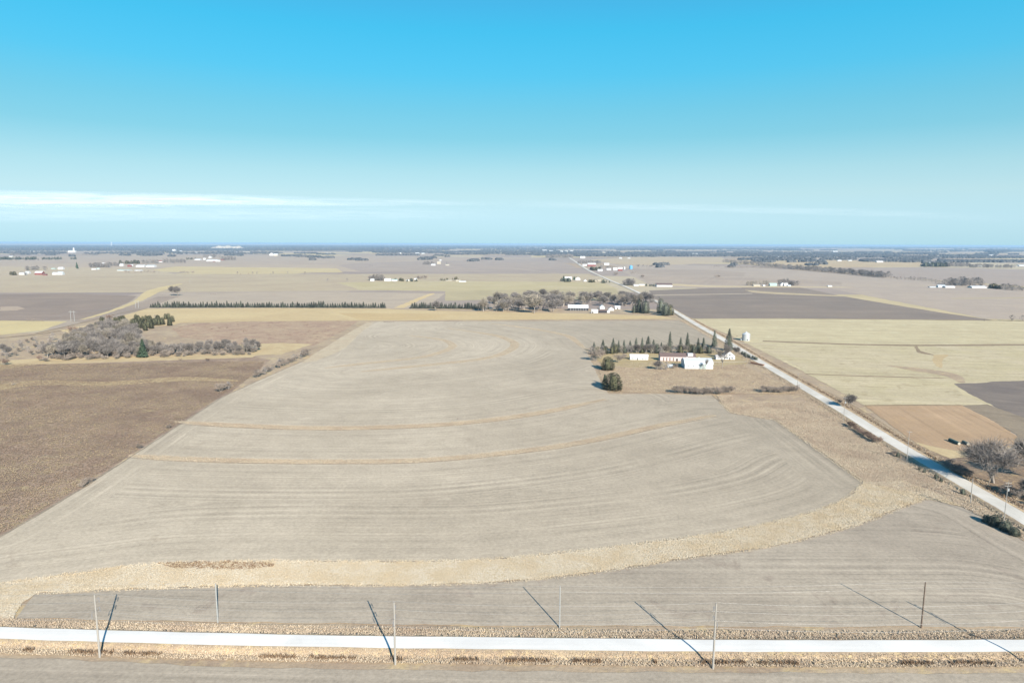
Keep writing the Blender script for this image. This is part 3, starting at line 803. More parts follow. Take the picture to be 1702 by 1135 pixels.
def tree(name, pos, h, pair, M, label, cat='tree', group=None, wide=1.0, parts=True):
    a, b, w_ = proto_obj(pair, M)
    if parts:
        r = bpy.data.objects.new(name, None); COL.objects.link(r)
        for nm, me in (('trunk', a), ('crown', b)):
            c = bpy.data.objects.new(nm, me); COL.objects.link(c); c.parent = r
        r.empty_display_size = 0.5
    else:
        r = bpy.data.objects.new(name, w_); COL.objects.link(r)
    r.location = (pos.x, pos.y, 0.0)
    r.scale = (h * wide, h * wide, h)
    r.rotation_euler = (0, 0, random.uniform(0, 6.283))
    tag(r, label, cat, group)
    return r

PH = {k: (v, m) for k, v, m in (('sparse', SPARSE, M_twig), ('bare', BARE, M_twig), ('pale', PALE, M_twigp), ('shrub', SHRUB, M_brush), ('red', SHRUB, M_redbr),
                                ('spruce', SPR, M_spruce), ('cedar', CED, M_cedar), ('green', SPR, M_green), ('gcedar', CED, M_spruce))}
NAMES = dict(sparse='bare_tree', bare='bare_tree', pale='bare_tree', shrub='shrub', red='shrub', spruce='spruce_tree', cedar='cedar_tree', green='spruce_tree', gcedar='cedar_tree')
PENDING = []
def put(kind, x, y, top, label, group=None, wide=1.0, parts=True, h=None):
    hh = h if h is not None else GH(x, y, top)
    PENDING.append([kind, G(x, y), hh, label, group, wide, parts, hh / G(x, y).y])
def puff_proto(seed, n=260):
    R = random.Random(seed); V, T = [], []
    tube3(V, T, Vector((0, 0, -0.01)), Vector((0, 0, 0.5)), 0.02, 0.01)
    Vc, Tc = [], []
    for i in range(n):
        z = 0.06 + 0.9 * R.random() ** 0.8; pr = 0.4 * math.sqrt(max(0.02, 1 - ((z - 0.52) / 0.52) ** 2)) * (0.8 + 0.35 * math.sin(seed + z * 9))
        a = R.uniform(0, 6.283); r = pr * R.random() ** 0.5
        o = Vector((r * math.cos(a), r * math.sin(a), z)); d = Vector((R.gauss(0, 1), R.gauss(0, 1), abs(R.gauss(0.6, 1)))).normalized()
        sd_ = d.orthogonal().normalized() * R.uniform(0.008, 0.02); k_ = len(Vc); Vc += [o - sd_, o + sd_, o + d * R.uniform(.08, .2)]; Tc.append((k_, k_ + 1, k_ + 2))
    return mesh_np('trunk', [tuple(v_) for v_ in V], T), mesh_np('crown', [tuple(v_) for v_ in Vc], Tc)
LOW = dict(bare=[puff_proto(90 + s_) for s_ in range(3)], shrub=[bare_proto(95 + s_, 0.5, stems=5, twigs=130, base=0.4, width=0.2) for s_ in range(2)],
           ever=[spruce_proto(97 + s_, 0.3, n=110, low=0.03, tri=0.12) for s_ in range(2)])
def plant_all():
    """the 300 largest of each kind stand as things of their own; the small far rest is one mass"""
    for nm in sorted(set(NAMES.values())):
        L_ = sorted([q_ for q_ in PENDING if NAMES[q_[0]] == nm], key=lambda q_: -q_[7])
        if nm == 'cedar_tree': lim = 300
        for kind, pos, hh, label, group, wide, parts, _ in L_[:300]:
            pr, M = PH[kind]
            if nm == 'spruce_tree': hh *= random.uniform(0.78, 0.98); wide *= random.uniform(0.9, 1.35)
            tree(nm, pos, hh, random.choice(pr), M, label, 'shrub' if nm == 'shrub' else 'tree', group, wide, parts)
        rest = {}
        for q_ in L_[300:]: rest.setdefault(PH[q_[0]][1].name, []).append(q_)
        if not rest: continue
        Vs, Ts, Ms, off, mi = [], [], [], 0, 0
        mats = []
        for mname, lst in rest.items():
            mats.append(bpy.data.materials[mname])
            for kind, pos, hh, label, group, wide, parts, _ in lst:
                pr = random.choice(LOW['bare' if nm == 'bare_tree' else 'shrub' if nm == 'shrub' else 'ever'])
                for me in pr:
                    v = np.empty(len(me.vertices) * 3, np.float32); me.vertices.foreach_get('co', v); v = v.reshape(-1, 3)
                    f = np.empty(len(me.loops), np.int32); me.loops.foreach_get('vertex_index', f)
                    a = random.uniform(0, 6.28); c_, s_ = math.cos(a), math.sin(a)
                    w_ = np.stack([(v[:, 0] * c_ - v[:, 1] * s_) * hh * wide + pos.x, (v[:, 0] * s_ + v[:, 1] * c_) * hh * wide + pos.y, v[:, 2] * hh], 1)
                    Vs.append(w_); Ts.append(f.reshape(-1, 3) + off); Ms.append(np.full(len(f) // 3, mi, np.int32)); off += len(v)
            mi += 1
        me = mesh_np('distant_trees', np.concatenate(Vs), np.concatenate(Ts))
        for m_ in mats: me.materials.append(m_)
        me.polygons.foreach_set('material_index', np.concatenate(Ms)[:len(me.polygons)])
        o = link('distant_' + nm + 's', me); tag(o, f'tiny far off {nm.replace("_", " ")}s of the hedgerows and farmyards in the hazy distance', 'trees', None, 'stuff')

def line(px, n, jx=0.0):
    P = [Vector((*q_, 0)) for q_ in px]; L = [(b - a).length for a, b in zip(P[:-1], P[1:])]; tot = sum(L); out = []
    for i in range(n):
        s_ = tot * (i + 0.5) / n; k_ = 0
        while k_ < len(L) - 1 and s_ > L[k_]: s_ -= L[k_]; k_ += 1
        q_ = P[k_] + (P[k_ + 1] - P[k_]) * (s_ / L[k_]); out.append((q_.x + random.uniform(-jx, jx), q_.y + random.uniform(-jx, jx) * 0.25))
    return out
def inside(px, n):
    out = []; xs = [q_[0] for q_ in px]; ys = [q_[1] for q_ in px]
    while len(out) < n:
        x, y = random.uniform(min(xs), max(xs)), random.uniform(min(ys), max(ys)); c = False
        for i in range(len(px)):
            (x0, y0), (x1, y1) = px[i], px[(i + 1) % len(px)]
            if (y0 > y) != (y1 > y) and x < (x1 - x0) * (y - y0) / (y1 - y0) + x0: c = not c
        if c: out.append((x, y))
    return out

# windbreak rows of evergreens
for x, y in line([(249, 511.5), (400, 511), (540, 511.5), (642, 512)], 100, 0.8):
    put('spruce', x, y, 0, 'dark evergreen in the long windbreak row at the left of the middle distance', 'evergreens in the long left windbreak', 1.7, False, random.uniform(8, 12.5))
for x, y in line([(684, 512.5), (760, 513), (812, 514)], 34, 0.8):
    put('spruce', x, y, 0, 'dark evergreen in the short windbreak row left of the bare grove', 'evergreens in the short windbreak', 1.7, False, random.uniform(8.5, 13))
# grove behind the second farmyard
for x, y in inside([(800, 519), (820, 505), (880, 497), (960, 494), (1050, 497), (1085, 505), (1060, 513), (990, 509), (940, 508), (930, 519), (860, 520)], 150):
    k_ = 'pale' if random.random() < 0.25 else 'bare'
    put(k_, x, y, 0, 'pale branched bare tree in the grove behind the middle farmyard' if k_ == 'pale' else 'grey leafless tree in the grove behind the middle farmyard',
        'pale bare trees in the farmyard grove' if k_ == 'pale' else 'grey bare trees in the farmyard grove', 1.1, True, random.uniform(13, 22))
put('pale', 888, 521, 488, 'pale bare tree standing forward at the left end of the grove')
put('bare', 693 + 30, 517, 500, 'bare tree standing before the short windbreak row, near its middle', wide=0.9)
put('bare', 795, 517, 504, 'small bare tree in the tan grass at the right end of the short windbreak row', wide=1.1)
for x, y in line([(1040, 500), (1075, 503), (1100, 502)], 14, 3): put('bare', x, y, 0, 'leafless tree beyond the evergreens at the end of the farmyard by the road', 'bare trees by the road at the farmyard', 1.0, True, random.uniform(10, 16))
# evergreens at the end of that farmyard
for i, (x, y, top, lab) in enumerate([(1062, 520, 497, 'broad green cedar behind the small sheds, leftmost of the roadside evergreens'),
        (1073, 521, 500, 'green cedar crowding the right side of the broad one'), (1054, 520, 506, 'low cedar at the left foot of the broad green one'),
        (1098, 521, 496, 'tall pointed dark evergreen by the gravel road'), (1106, 525, 503, 'round topped dark cedar in front of the tall evergreen by the road'),
        (1114, 524, 506, 'rightmost olive cedar beside the gravel road at the field corner')]):
    put(('gcedar', 'gcedar', 'gcedar', 'gcedar', 'gcedar', 'cedar')[i], x, y, top, lab, None, 0.8 if i == 3 else 1.0)
# spruces of the near farmstead windbreak
sp = [(987, 585, 565, .9, 'leftmost'), (1002, 585, 563, .95, 'second'), (1019, 583, 558, .95, 'third'), (1028, 584, 564, .9, 'fourth'), (1037, 583, 562, .9, 'fifth'),
      (1047, 584, 565, .9, 'sixth'), (1057, 583, 556, .9, 'seventh'), (1067, 583, 557, .85, 'eighth'), (1077, 583, 555, .95, 'ninth'), (1086, 583, 563, .9, 'tenth'),
      (1099, 583, 566, .9, 'eleventh'), (1131, 582, 557, .8, 'thirteenth'), (1160, 581, 558, .9, 'fifteenth'), (1169, 581, 556, .9, 'sixteenth')]
for x, y, tp, w_, od in sp:
    put('spruce', x, y, tp, f'{od} dark spruce from the left in the windbreak behind the near farmyard' if od != 'leftmost' else 'leftmost dark spruce of the windbreak behind the near farmyard', 'spruces behind the near farmyard', w_ * 1.35)
put('spruce', 1113, 583, 547, 'tall narrow spruce rising highest over the long shed', 'spruces behind the near farmyard', 0.85)
put('spruce', 1142, 582, 547, 'tall broad spruce right of the narrow one in the farm windbreak', 'spruces behind the near farmyard', 1.0)
put('spruce', 1187, 576, 547, 'pointed spruce standing against the gravel road near the farm', 'spruces behind the near farmyard', 0.9)
put('spruce', 1211, 583, 544, 'big spruce beside the grey farmhouse, nearest the grain bin', 'spruces behind the near farmyard', 1.05)
for x, y in line([(984, 590), (1040, 587), (1100, 588), (1190, 587)], 44, 3):
    k_ = random.choice(('cedar', 'bare', 'bare', 'gcedar', 'pale'))
    put(k_, x, y, 0, {'pale': 'pale leafless tree under the spruces behind the near farmyard', 'bare': 'grey leafless tree under the spruces behind the near farmyard'}.get(k_, 'low dark evergreen under the spruces behind the near farmyard'),
        {'pale': 'pale trees under the farm spruces', 'bare': 'leafless trees under the farm spruces', 'cedar': 'low evergreens under the farm spruces'}.get(k_, 'low evergreens under the farm spruces'), 1.0, True, random.uniform(7, 10))
put('cedar', 1010, 615, 593, 'round olive brown cedar, the upper of two at the left edge of the farm lot', wide=1.5)
put('cedar', 1019, 648, 620, 'largest round olive cedar at the lower left corner of the farm lot', wide=1.75)
put('green', 1005, 640, 621, 'small green conifer tucked against the left of the largest round cedar', wide=1.4)
put('shrub', 990, 600, 580, 'pinkish bare bush at the left end of the farm windbreak', wide=1.0)
put('shrub', 999, 597, 582, 'second pinkish bush, right of the first at the end of the windbreak', wide=1.0)
put('shrub', 1027, 603, 588, 'grey bare bush between the round cedar and the white trailer')
put('shrub', 1038, 597, 587, 'brownish bush just left of the white trailer')
for i, x in enumerate((1092, 1099, 1107)): put('bare', x, 615, 599 + i, ('leftmost', 'middle', 'rightmost')[i] + ' of three grey bushes left of the white barn', 'grey bushes left of the white barn', 1.1)
put('shrub', 1122, 613, 604, 'small brown bush at the left gable of the white barn')
put('sparse', 1172, 616, 594, 'thin bare tree standing in front of the white barn door', wide=0.6)
put('sparse', 1200, 612, 575, 'bare tree with a pale trunk between the white barn and the farmhouse', wide=0.75)
put('bare', 1210, 597, 572, 'spreading bare tree over the farmhouse roof', wide=0.8)
put('bare', 1222, 592, 576, 'bare tree at the right of the farmhouse', wide=0.9)
for x, y in line([(1122, 653), (1160, 656), (1212, 654)], 24, 3): put('shrub', x, y, 0, 'brown leafless brush in the row along the south edge of the farm lot', 'brush row south of the farm lot', 1.2, True, random.uniform(4, 6.5))
for x, y in line([(1262, 652), (1295, 653), (1325, 650)], 20, 4): put('shrub', x, y, 0, 'low brush in the corner of the farm lot by the gravel road', 'brush in the farm corner by the road', 1.2, True, random.uniform(3.4, 5.5))
for x, y in line([(1232, 588), (1245, 594), (1258, 600)], 8, 1.5): put('gcedar', x, y, 0, 'clipped dark hedge shrub between farmhouse lawn and gravel road', 'roadside hedge at the farmhouse', 1.4, True, 3.4)
for x, y in ((1236, 607), (1247, 606), (1254, 608), (1252, 637), (1225, 560)): put('shrub', x, y, 0, 'small dark scrub clump lying in the weedy lot near the farm drive', 'scrub clumps near the farm drive', 1.5, True, 1.8)
# left wood
for x, y in inside([(75, 601), (250, 595), (430, 590), (425, 582), (260, 582), (100, 590)], 150):
    put('shrub', x, y, 0, 'brown undergrowth shrub at the foot of the left wood', 'undergrowth of the left wood', 1.3, True, random.uniform(2.5, 5.5))
poly_w = [(70, 600), (110, 597), (250, 593), (262, 588), (235, 565), (215, 548), (170, 546), (130, 560), (90, 585)]
for x, y in sorted(inside(poly_w, 210), key=lambda q_: q_[1]):
    k_ = 'pale' if random.random() < 0.28 else 'bare'
    put(k_, x, y, 0, 'pale leafless tree in the dense wood at the left' if k_ == 'pale' else 'grey leafless tree in the dense wood at the left',
        'pale trees in the left wood' if k_ == 'pale' else 'grey trees in the left wood', 0.95, True, random.uniform(9, 15))
for x, y in line([(262, 592), (330, 590), (430, 588)], 62, 4):
    put('bare', x, y - random.uniform(0, 9), 0, 'slim grey tree in the thin belt running right from the left wood', 'thin belt right of the left wood', 0.85, True, random.uniform(7, 12))
for x, y in inside([(0, 600), (60, 590), (110, 580), (120, 562), (60, 562), (0, 580)], 42):
    k_ = random.choice(('bare', 'shrub', 'bare'))
    put(k_, x, y, 0, 'scattered leafless tree at the far left edge of the wood' if k_ == 'bare' else 'brown shrub at the far left edge of the wood',
        'scattered trees at the far left' if k_ == 'bare' else 'shrubs at the far left', 1.0, True, random.uniform(5, 10) if k_ == 'bare' else random.uniform(3, 5))
for x, y in inside([(150, 553), (168, 537), (200, 532), (286, 530), (292, 539), (262, 546), (236, 552), (205, 560)], 130):
    put('cedar', x, y, 0, 'olive evergreen in the dense plantation behind the left wood', 'evergreen plantation behind the left wood', 1.05, True, random.uniform(7, 9.5))
put('green', 238, 594, 561, 'single bright green spruce standing in the front of the left wood', wide=1.25)
put('red', 120, 555, 542, 'dark reddish round bush in the tan grass above the left wood', wide=1.2)
put('red', 136, 551, 544, 'smaller reddish bush right of the dark round one above the left wood')
put('red', 183, 533, 523, 'rusty bush at the top edge of the evergreen plantation', h=9)
put('bare', 196, 531, 520, 'bare tree rising behind the evergreen plantation', wide=0.7)
put('bare', 258, 531, 523, 'small bare tree behind the middle of the evergreen plantation', wide=.8)
put('red', 68, 600, 590, 'rusty bush at the left end of the wood front'); put('red', 6, 607, 596, 'rusty brush clump at the left frame edge below the wood', wide=1.3)
put('shrub', 22, 640, 636, 'flat grey green shrub alone in the left pasture', wide=3.0)
for x, y in ((352, 548), (365, 546), (378, 546), (405, 552), (345, 600), (300, 599)): put('red', x, y, 0, 'low rusty shrub in the brown grass right of the wood', 'rusty shrubs right of the wood', 1.5, True, random.uniform(2, 3))
for i, (x, nm) in enumerate(((283, 'left'), (296, 'right'))): put('bare', x, 491.5, 475, f'{nm} one of two bare trees standing alone in the far field', 'pair of lone field trees', 0.9)
for x, y in line([(262, 491), (300, 491)], 7, 2): put('shrub', x, y, 0, 'low scrub under the two lone field trees', 'scrub under the lone pair', 1.5, False, 2.5)
for x, y in line([(350, 489), (362, 490)], 4, 1): put('shrub', x, y, 0, 'dark scrub patch in the far field right of the two lone trees', 'dark scrub patch', 1.5, False, 3)
for x, y in line([(40, 533), (52, 533), (75, 534)], 7, 2): put('shrub', x, y, 0, 'scrub along the lower edge of the dark field at the left', 'scrub along the dark left field', 1.5, False, 3)
# hedge along the left boundary
for x, y in line([(372, 655), (400, 642), (440, 626), (480, 607), (518, 592)], 46, 4):
    if 385 < x < 425 and random.random() < 0.8: continue
    put('shrub' if x % 3 < 1.6 else 'bare', x - 3, y - 3, 0, 'leafless hedge tree between pasture and stubble field', 'hedge between pasture and stubble field', 1.1, True, random.uniform(3.5, 7.5))
for x, y in ((150, 802), (143, 806), (136, 810), (232, 746), (281, 712)): put('shrub', x, y, 0, 'dark shrub on the fence line at the lower left of the stubble field', 'fence line shrubs at the lower left', 1.2, True, random.uniform(2, 3.2))
put('shrub', 761, 698, 694, 'single small dark bush above the long terrace strip in the stubble field', wide=1.0)
for x, y in line([(637, 536), (655, 536)], 6, 1): put('shrub', x, y, 0, 'low dark bush on the far edge of the stubble field', 'low bushes at the far field edge', 1.6, False, 2.2)
# along the right hand road
put('bare', 1411, 678, 654, 'bare roadside tree beyond the gravel road above the brown field', wide=1.15)
put('shrub', 1396, 671, 663, 'dark shrub left of the roadside tree above the brown field')
t_ = tree('bare_tree', G(1652, 803), GH(1652, 803, 728), BIG, M_twig, 'biggest bare spreading tree at the right, beside the gravel road', 'tree', None, 1.15)
put('sparse', 1643, 810, 775, 'thin young tree in front of the biggest bare tree', wide=.6)
put('bare', 1706, 775, 728, 'bare tree cut by the right frame edge beyond the biggest one', wide=1.2)
put('bare', 1735, 800, 745, 'bare tree outside the right frame edge', wide=1.2)
put('bare', 1700, 828, 795, 'low bare tree by the road at the right frame edge', wide=1.1)
for x, y in inside([(1565, 770), (1600, 768), (1612, 800), (1580, 785)], 14): put('shrub', x, y, 0, 'leafless roadside shrub left of the biggest bare tree', 'roadside shrubs by the biggest tree', 1.2, True, random.uniform(2.5, 5))
for x, y in inside([(1660, 820), (1760, 860), (1760, 830), (1690, 805)], 14): put('shrub', x, y, 0, 'shaded shrub right of the biggest bare tree', 'shaded shrubs at the right edge', 1.2, True, random.uniform(2.5, 5))
for i, (x, y, h_) in enumerate(((1655, 874, 4.6), (1672, 882, 4.0), (1640, 868, 3.2), (1686, 890, 3.4))):
    put('gcedar', x, y, 0, ('rounded dark cedar under the crossarm pole beside the gravel road', 'smaller cedar just right of the rounded one under the crossarm pole',
        'low cedar left of the rounded one under the crossarm pole', 'cedar nearest the right frame edge by the gravel road')[i], 'cedars under the crossarm pole', 1.7, True, h_)
for x, y in line([(1408, 706), (1440, 728), (1458, 738)], 12, 2): put('red', x, y, 0, 'dark rusty brush on the near side of the gravel road', 'rusty brush along the gravel road', 1.2, True, random.uniform(2.6, 4.2))
for x, y in ((1486, 757), (1492, 760), (1528, 782), (1536, 786), (1556, 796), (1564, 801), (1600, 822)): put('gcedar' if x % 4 < 2 else 'shrub', x, y, 0, 'short bush between the stubble corner and the gravel road', 'bushes on the near road bank', 1.2, True, random.uniform(1.8, 3.4))
put('bare', 1500, 715, 745, 'x', h=0.1) if False else None
for x in (1636, 1682, 1700, 1712): put('bare', x, 534, 0, 'round bare tree on the fence row at the far right', 'bare trees on the far right fence row', 1.2, True, 9.5 if x > 1650 else 3)
# far hedgerow right
HR = 'dense leafless trees of the long hedgerow crossing the far fields at the right'
for x, y in line([(1203, 436), (1250, 440), (1300, 446), (1350, 450), (1400, 454.5), (1475, 462)], 170, 2):
    put('bare', x, y, 0, 'leafless tree in the long hedgerow crossing the far fields at the right', 'long far hedgerow at the right', 1.7, False, random.uniform(14, 22))
for x, y in line([(1205, 445), (1260, 445.5), (1300, 447)], 40, 1): put('shrub', x, y, 0, 'low tree in the short hedgerow under the long one', 'short far hedgerow', 2, False, random.uniform(6, 9))
for x, y in line([(1480, 463), (1540, 467), (1570, 473)], 26, 1): put('bare', x, y, 0, 'sparse leafless tree between the two far hedgerows at the right', 'sparse far trees at the right', 1.3, False, random.uniform(6, 11))
for x, y in inside([(1565, 472), (1575, 475), (1632, 476), (1625, 471)], 40): put('bare', x, y, 0, 'bare tree behind the white sheds at the far right', 'bare trees behind the far white sheds', 1.4, False, random.uniform(14, 22))
for x, y in line([(1645, 479), (1702, 484)], 20, 2): put('cedar' if x < 1662 else 'bare', x, y, 0, 'evergreen right of the far white sheds' if x < 1662 else 'leafless tree at the far right of the white sheds', 'evergreens right of the far sheds' if x < 1662 else 'bare trees right of the far sheds', 1.3, False, random.uniform(8, 16))
# clumps round the far farmyards: x, y, count, spread, height, kind, phrase
CL = [(38, 457, 4, 5, 12, 'bare', 'left of the farm with the red barn at the far left'), (60, 449, 14, 16, 17, 'bare', 'behind the red barn at the far left'), (22, 457, 5, 4, 12, 'cedar', 'at the left end of the red barn farm'),
      (128, 446, 2, 1, 26, 'green', 'standing alone between the two far left farms'), (165, 444, 30, 16, 20, 'bare', 'at the left of the farm hamlet'), (190, 442, 18, 12, 18, 'bare', 'in the middle of the farm hamlet'),
      (215, 438, 14, 16, 17, 'cedar', 'behind the long white shed of the hamlet'), (250, 438, 12, 14, 20, 'bare', 'at the right of the hamlet'), (290, 436.5, 26, 18, 20, 'bare', 'right of the hamlet'),
      (235, 453, 16, 30, 8, 'shrub', 'below the hamlet'), (310, 453.5, 10, 12, 8, 'shrub', 'in the field edge right of the hamlet'), (318, 431, 10, 8, 14, 'cedar', 'at the left of the far white farm'),
      (352, 428, 14, 14, 26, 'bare', 'behind the far white farm'), (380, 432, 22, 12, 24, 'bare', 'at the right of the far white farm'), (150, 424, 16, 14, 16, 'bare', 'below the grain elevator'),
      (617, 466, 6, 4, 15, 'bare', 'at the left of the middle farm'), (630, 466, 14, 10, 18, 'bare', 'behind the white house of the middle farm'), (664, 467, 8, 8, 9, 'cedar', 'in the middle farm yard'),
      (685, 467.5, 12, 9, 8, 'gcedar', 'right of the middle farm'), (703, 463, 10, 10, 9, 'shrub', 'in the row climbing right of the middle farm'), (740, 466, 8, 8, 7, 'cedar', 'left of the low white house in the mid distance'),
      (758, 465, 4, 6, 8, 'cedar', 'behind the low white house in the mid distance'), (712, 439.5, 16, 9, 17, 'bare', 'left of the small farm beyond the middle one'), (743, 440, 3, 1, 15, 'bare', 'right of the small farm beyond the middle one'),
      (940, 468, 8, 9, 11, 'gcedar', 'at the left of the white houses by the road'), (937, 466, 3, 2, 17, 'green', 'rising over the white houses by the road'), (955, 465, 3, 3, 15, 'green', 'between the white houses by the road'),
      (983, 469, 6, 5, 8, 'cedar', 'right of the white houses by the road'), (1007, 470, 9, 8, 8, 'gcedar', 'beside the gravel road past the white houses'), (973, 438, 16, 12, 18, 'bare', 'behind the red roofed barn by the road'),
      (993, 438, 6, 5, 20, 'bare', 'right of the red roofed barn by the road'), (990, 449, 12, 9, 14, 'cedar', 'left of the white farm buildings by the road'), (1008, 446, 8, 10, 14, 'bare', 'between the white farm buildings by the road'),
      (1025, 457, 4, 3, 10, 'shrub', 'below the red and white barns'), (1054, 455, 4, 3, 9, 'shrub', 'below the blue silo'), (1069, 461, 3, 2, 10, 'shrub', 'in the field right of the blue silo'),
      (1045, 474, 18, 9, 17, 'bare', 'in the dark clump left of the long white shed'), (1082, 475, 10, 9, 6, 'gcedar', 'just left of the long white shed'), (1075, 443, 12, 18, 9, 'bare', 'in the far row right of the blue silo'),
      (1248, 474, 10, 10, 11, 'pale', 'at the left of the tan farmhouse'), (1270, 473, 6, 9, 12, 'pale', 'between the tan farmhouse and the grey barn'), (1301, 472, 10, 8, 15, 'bare', 'behind the white house of the right farm'),
      (1319, 474, 14, 8, 13, 'bare', 'at the right end of the right farm'), (1192, 461, 4, 5, 9, 'shrub', 'alone in the furrowed far field'), (1190, 444, 5, 5, 8, 'shrub', 'left of the short hedgerow'),
      (1555, 443, 26, 18, 22, 'gcedar', 'around the far red barn with a silo'), (1590, 443, 30, 22, 22, 'bare', 'right of the far red barn'), (1630, 444.5, 26, 20, 18, 'bare', 'in the far right farm grove'), (1670, 445, 20, 16, 16, 'bare', 'in the farthest right farm grove'),
      (20, 431.5, 46, 44, 18, 'gcedar', 'in the long dark windbreak at the far left'), (86, 431, 26, 16, 16, 'gcedar', 'in the broken windbreak at the far left'), (122, 430.5, 8, 5, 14, 'gcedar', 'at the end of the far left windbreak'),
      (930, 428, 60, 22, 26, 'bare', 'beside the far stretch of the road'), (25, 424, 14, 8, 20, 'bare', 'by the far left tan yard')]
for x, y, n, sx, h_, k_, ph in CL:
    cname = dict(bare='bare tree', pale='pale bare tree', shrub='leafless shrub', cedar='olive evergreen', gcedar='dark evergreen', green='tall spruce')[k_]
    for _ in range(int(n * 1.7)):
        xx, yy = x + random.uniform(-sx, sx), y + random.uniform(-0.8, 0.8)
        put(k_, xx, yy, 0, f'far off {cname} {ph}', f'{cname} clump {ph}', 1.25 if k_ != 'green' else 0.8, False, h_ * random.uniform(0.6, 1.05))
for x in (395, 420, 427, 454, 478, 507, 615, 619, 577, 545): put('bare', x, 455 if x < 520 else 443 if x > 600 else 467, 0, 'tiny lone tree on a far field boundary left of centre', 'tiny lone boundary trees', 1.3, False, 8)
for x in (400, 413, 450, 505): put('shrub', x, 456, 0, 'tiny dark scrub on the far field boundary left of centre', 'tiny boundary scrub', 1.8, False, 4)

plant_all()
# ---------------- far woods that read as one mass
def wood_pts(rects):
    out = []
    for x0, x1, y0, y1, n in rects:
        for _ in range(n):
            x = random.uniform(x0, x1)
            e = min(1, (x - x0) / 14 + .15, (x1 - x) / 14 + .15)
            y = (y0 + y1) / 2 + random.uniform(-.5, .5) * (y1 - y0) * e
            out.append((x, y))
    return out
WR = [(-150, 650, 408.2, 410.5, 5000), (-150, 640, 410, 417.5, 9500), (600, 875, 408.5, 412, 2600), (560, 900, 412, 414, 900), (620, 760, 418.5, 421, 700), (760, 1000, 417, 420.5, 1200),
      (600, 700, 414, 419, 600), (870, 1270, 409.5, 411.0, 1600), (900, 1200, 411.5, 414.5, 1700), (1120, 1330, 412, 415, 900), (905, 985, 421, 425, 600), (980, 1340, 422, 426.5, 2600), (1040, 1180, 419, 422, 500),
      (1270, 1560, 420, 424, 1200), (1320, 1500, 425.5, 428.5, 1500), (1470, 1720, 427, 429.5, 1500), (1270, 1340, 428, 431, 200), (1430, 1545, 432.5, 435.5, 900), (1560, 1800, 434, 436.5, 1000), (1300, 1800, 411, 413, 1300), (1500, 1800, 415, 418, 700),
      (1636, 1682, 416, 420.5, 500), (1200, 1800, 409.7, 410.6, 1500), (140, 340, 420.5, 422.5, 160), (330, 470, 420, 422.5, 400), (0, 110, 419.5, 422, 260)]
wp = wood_pts(WR + [(-200, 1900, 408.7, 409.5, 3500), (-150, 640, 408.5, 409.5, 2500)])
def streaks(x0, x1, y0, y1, n, wmin, wmax, den):
    for _ in range(n):
        cx, cy, w = random.uniform(x0, x1), random.uniform(y0, y1), random.uniform(wmin, wmax)
        for _ in range(int(w * den)): wp.append((cx + random.uniform(-w, w) / 2, cy + random.gauss(0, 0.28)))
streaks(1230, 1800, 410, 437, 90, 10, 70, 2.4)
streaks(640, 1260, 409, 427, 46, 10, 80, 2.4)
streaks(-100, 640, 418, 427, 26, 6, 44, 2.0)
streaks(500, 1000, 424, 436, 16, 5, 30, 1.6)
streaks(1050, 1700, 436, 446, 9, 5, 24, 1.6)
Vw, Tw = [], []
for x, y in wp:
    g = G(x, y); D = g.y
    r = min(max(11.0, D * 0.00125), 90) * random.uniform(.6, 1.3); h_ = random.uniform(9, 17) + (12 if 1640 < x < 1678 and y > 414 and y < 421 else 0)
    n = len(Vw); k_ = 5; a0 = random.uniform(0, 6.28)
    for lv, (f_, z_) in enumerate(((1.0, 0.0), (1.0, 0.62))):
        for i in range(k_):
            a = a0 + 6.2832 * i / k_; rr_ = r * f_ * random.uniform(.75, 1.15)
            Vw.append((g.x + rr_ * math.cos(a), g.y + rr_ * math.sin(a), h_ * z_ * random.uniform(.85, 1.1) if lv else 0))
    Vw.append((g.x, g.y, h_))
    for i in range(k_):
        a, b = n + i, n + (i + 1) % k_
        Tw += [(a, b, b + k_), (a, b + k_, a + k_), (a + k_, b + k_, n + 2 * k_)]
M_wood_far = mat_island('winter_woodland', [(0.045, 0.05, 0.056), (0.065, 0.068, 0.072), (0.095, 0.094, 0.094)])
tag(link('woodland', mesh_np('woodland', Vw, Tw), M_wood_far), 'bluish bare woodland belts spread along the horizon beyond the farms', 'woodland', None, 'stuff')

# ================================================================== BUILDINGS
PAL = {}
def pm(key, c, rough=0.6, metal=0.0, streak=False):
    if key not in PAL: PAL[key] = mat_plain(key, c, rough, metal, 0.10, 1.2, streak)
    return PAL[key]
M_white = pm('white_paint', (0.42, 0.43, 0.44)); M_wmetal = pm('white_metal', (0.40, 0.43, 0.45), 0.45, 0.0, True)
M_red = pm('barn_red', (0.17, 0.06, 0.055)); M_grey = pm('grey_metal', (0.42, 0.45, 0.47), 0.45, 0.2, True); M_tanp = pm('tan_siding', (0.32, 0.295, 0.245))
M_dark = pm('dark_opening', (0.03, 0.03, 0.035)); M_shing = pm('grey_shingle', (0.30, 0.29, 0.29), 0.9); M_brown = pm('rusty_roof', (0.115, 0.085, 0.08), 0.8)
M_pink = pm('peeling_paint', (0.40, 0.345, 0.345), 0.85, 0, True); M_blue = pm('blue_enamel', (0.10, 0.28, 0.50), 0.4); M_glass = pm('window_glass', (0.06, 0.08, 0.10), 0.15); M_green_m = pm('grey_green_metal', (0.28, 0.36, 0.34), 0.5)
MM = dict(w=M_white, m=M_wmetal, r=M_red, g=M_grey, t=M_tanp, k=M_dark, s=M_shing, b=M_brown, p=M_pink, e=M_green_m)
GRID = math.radians(-3.0)

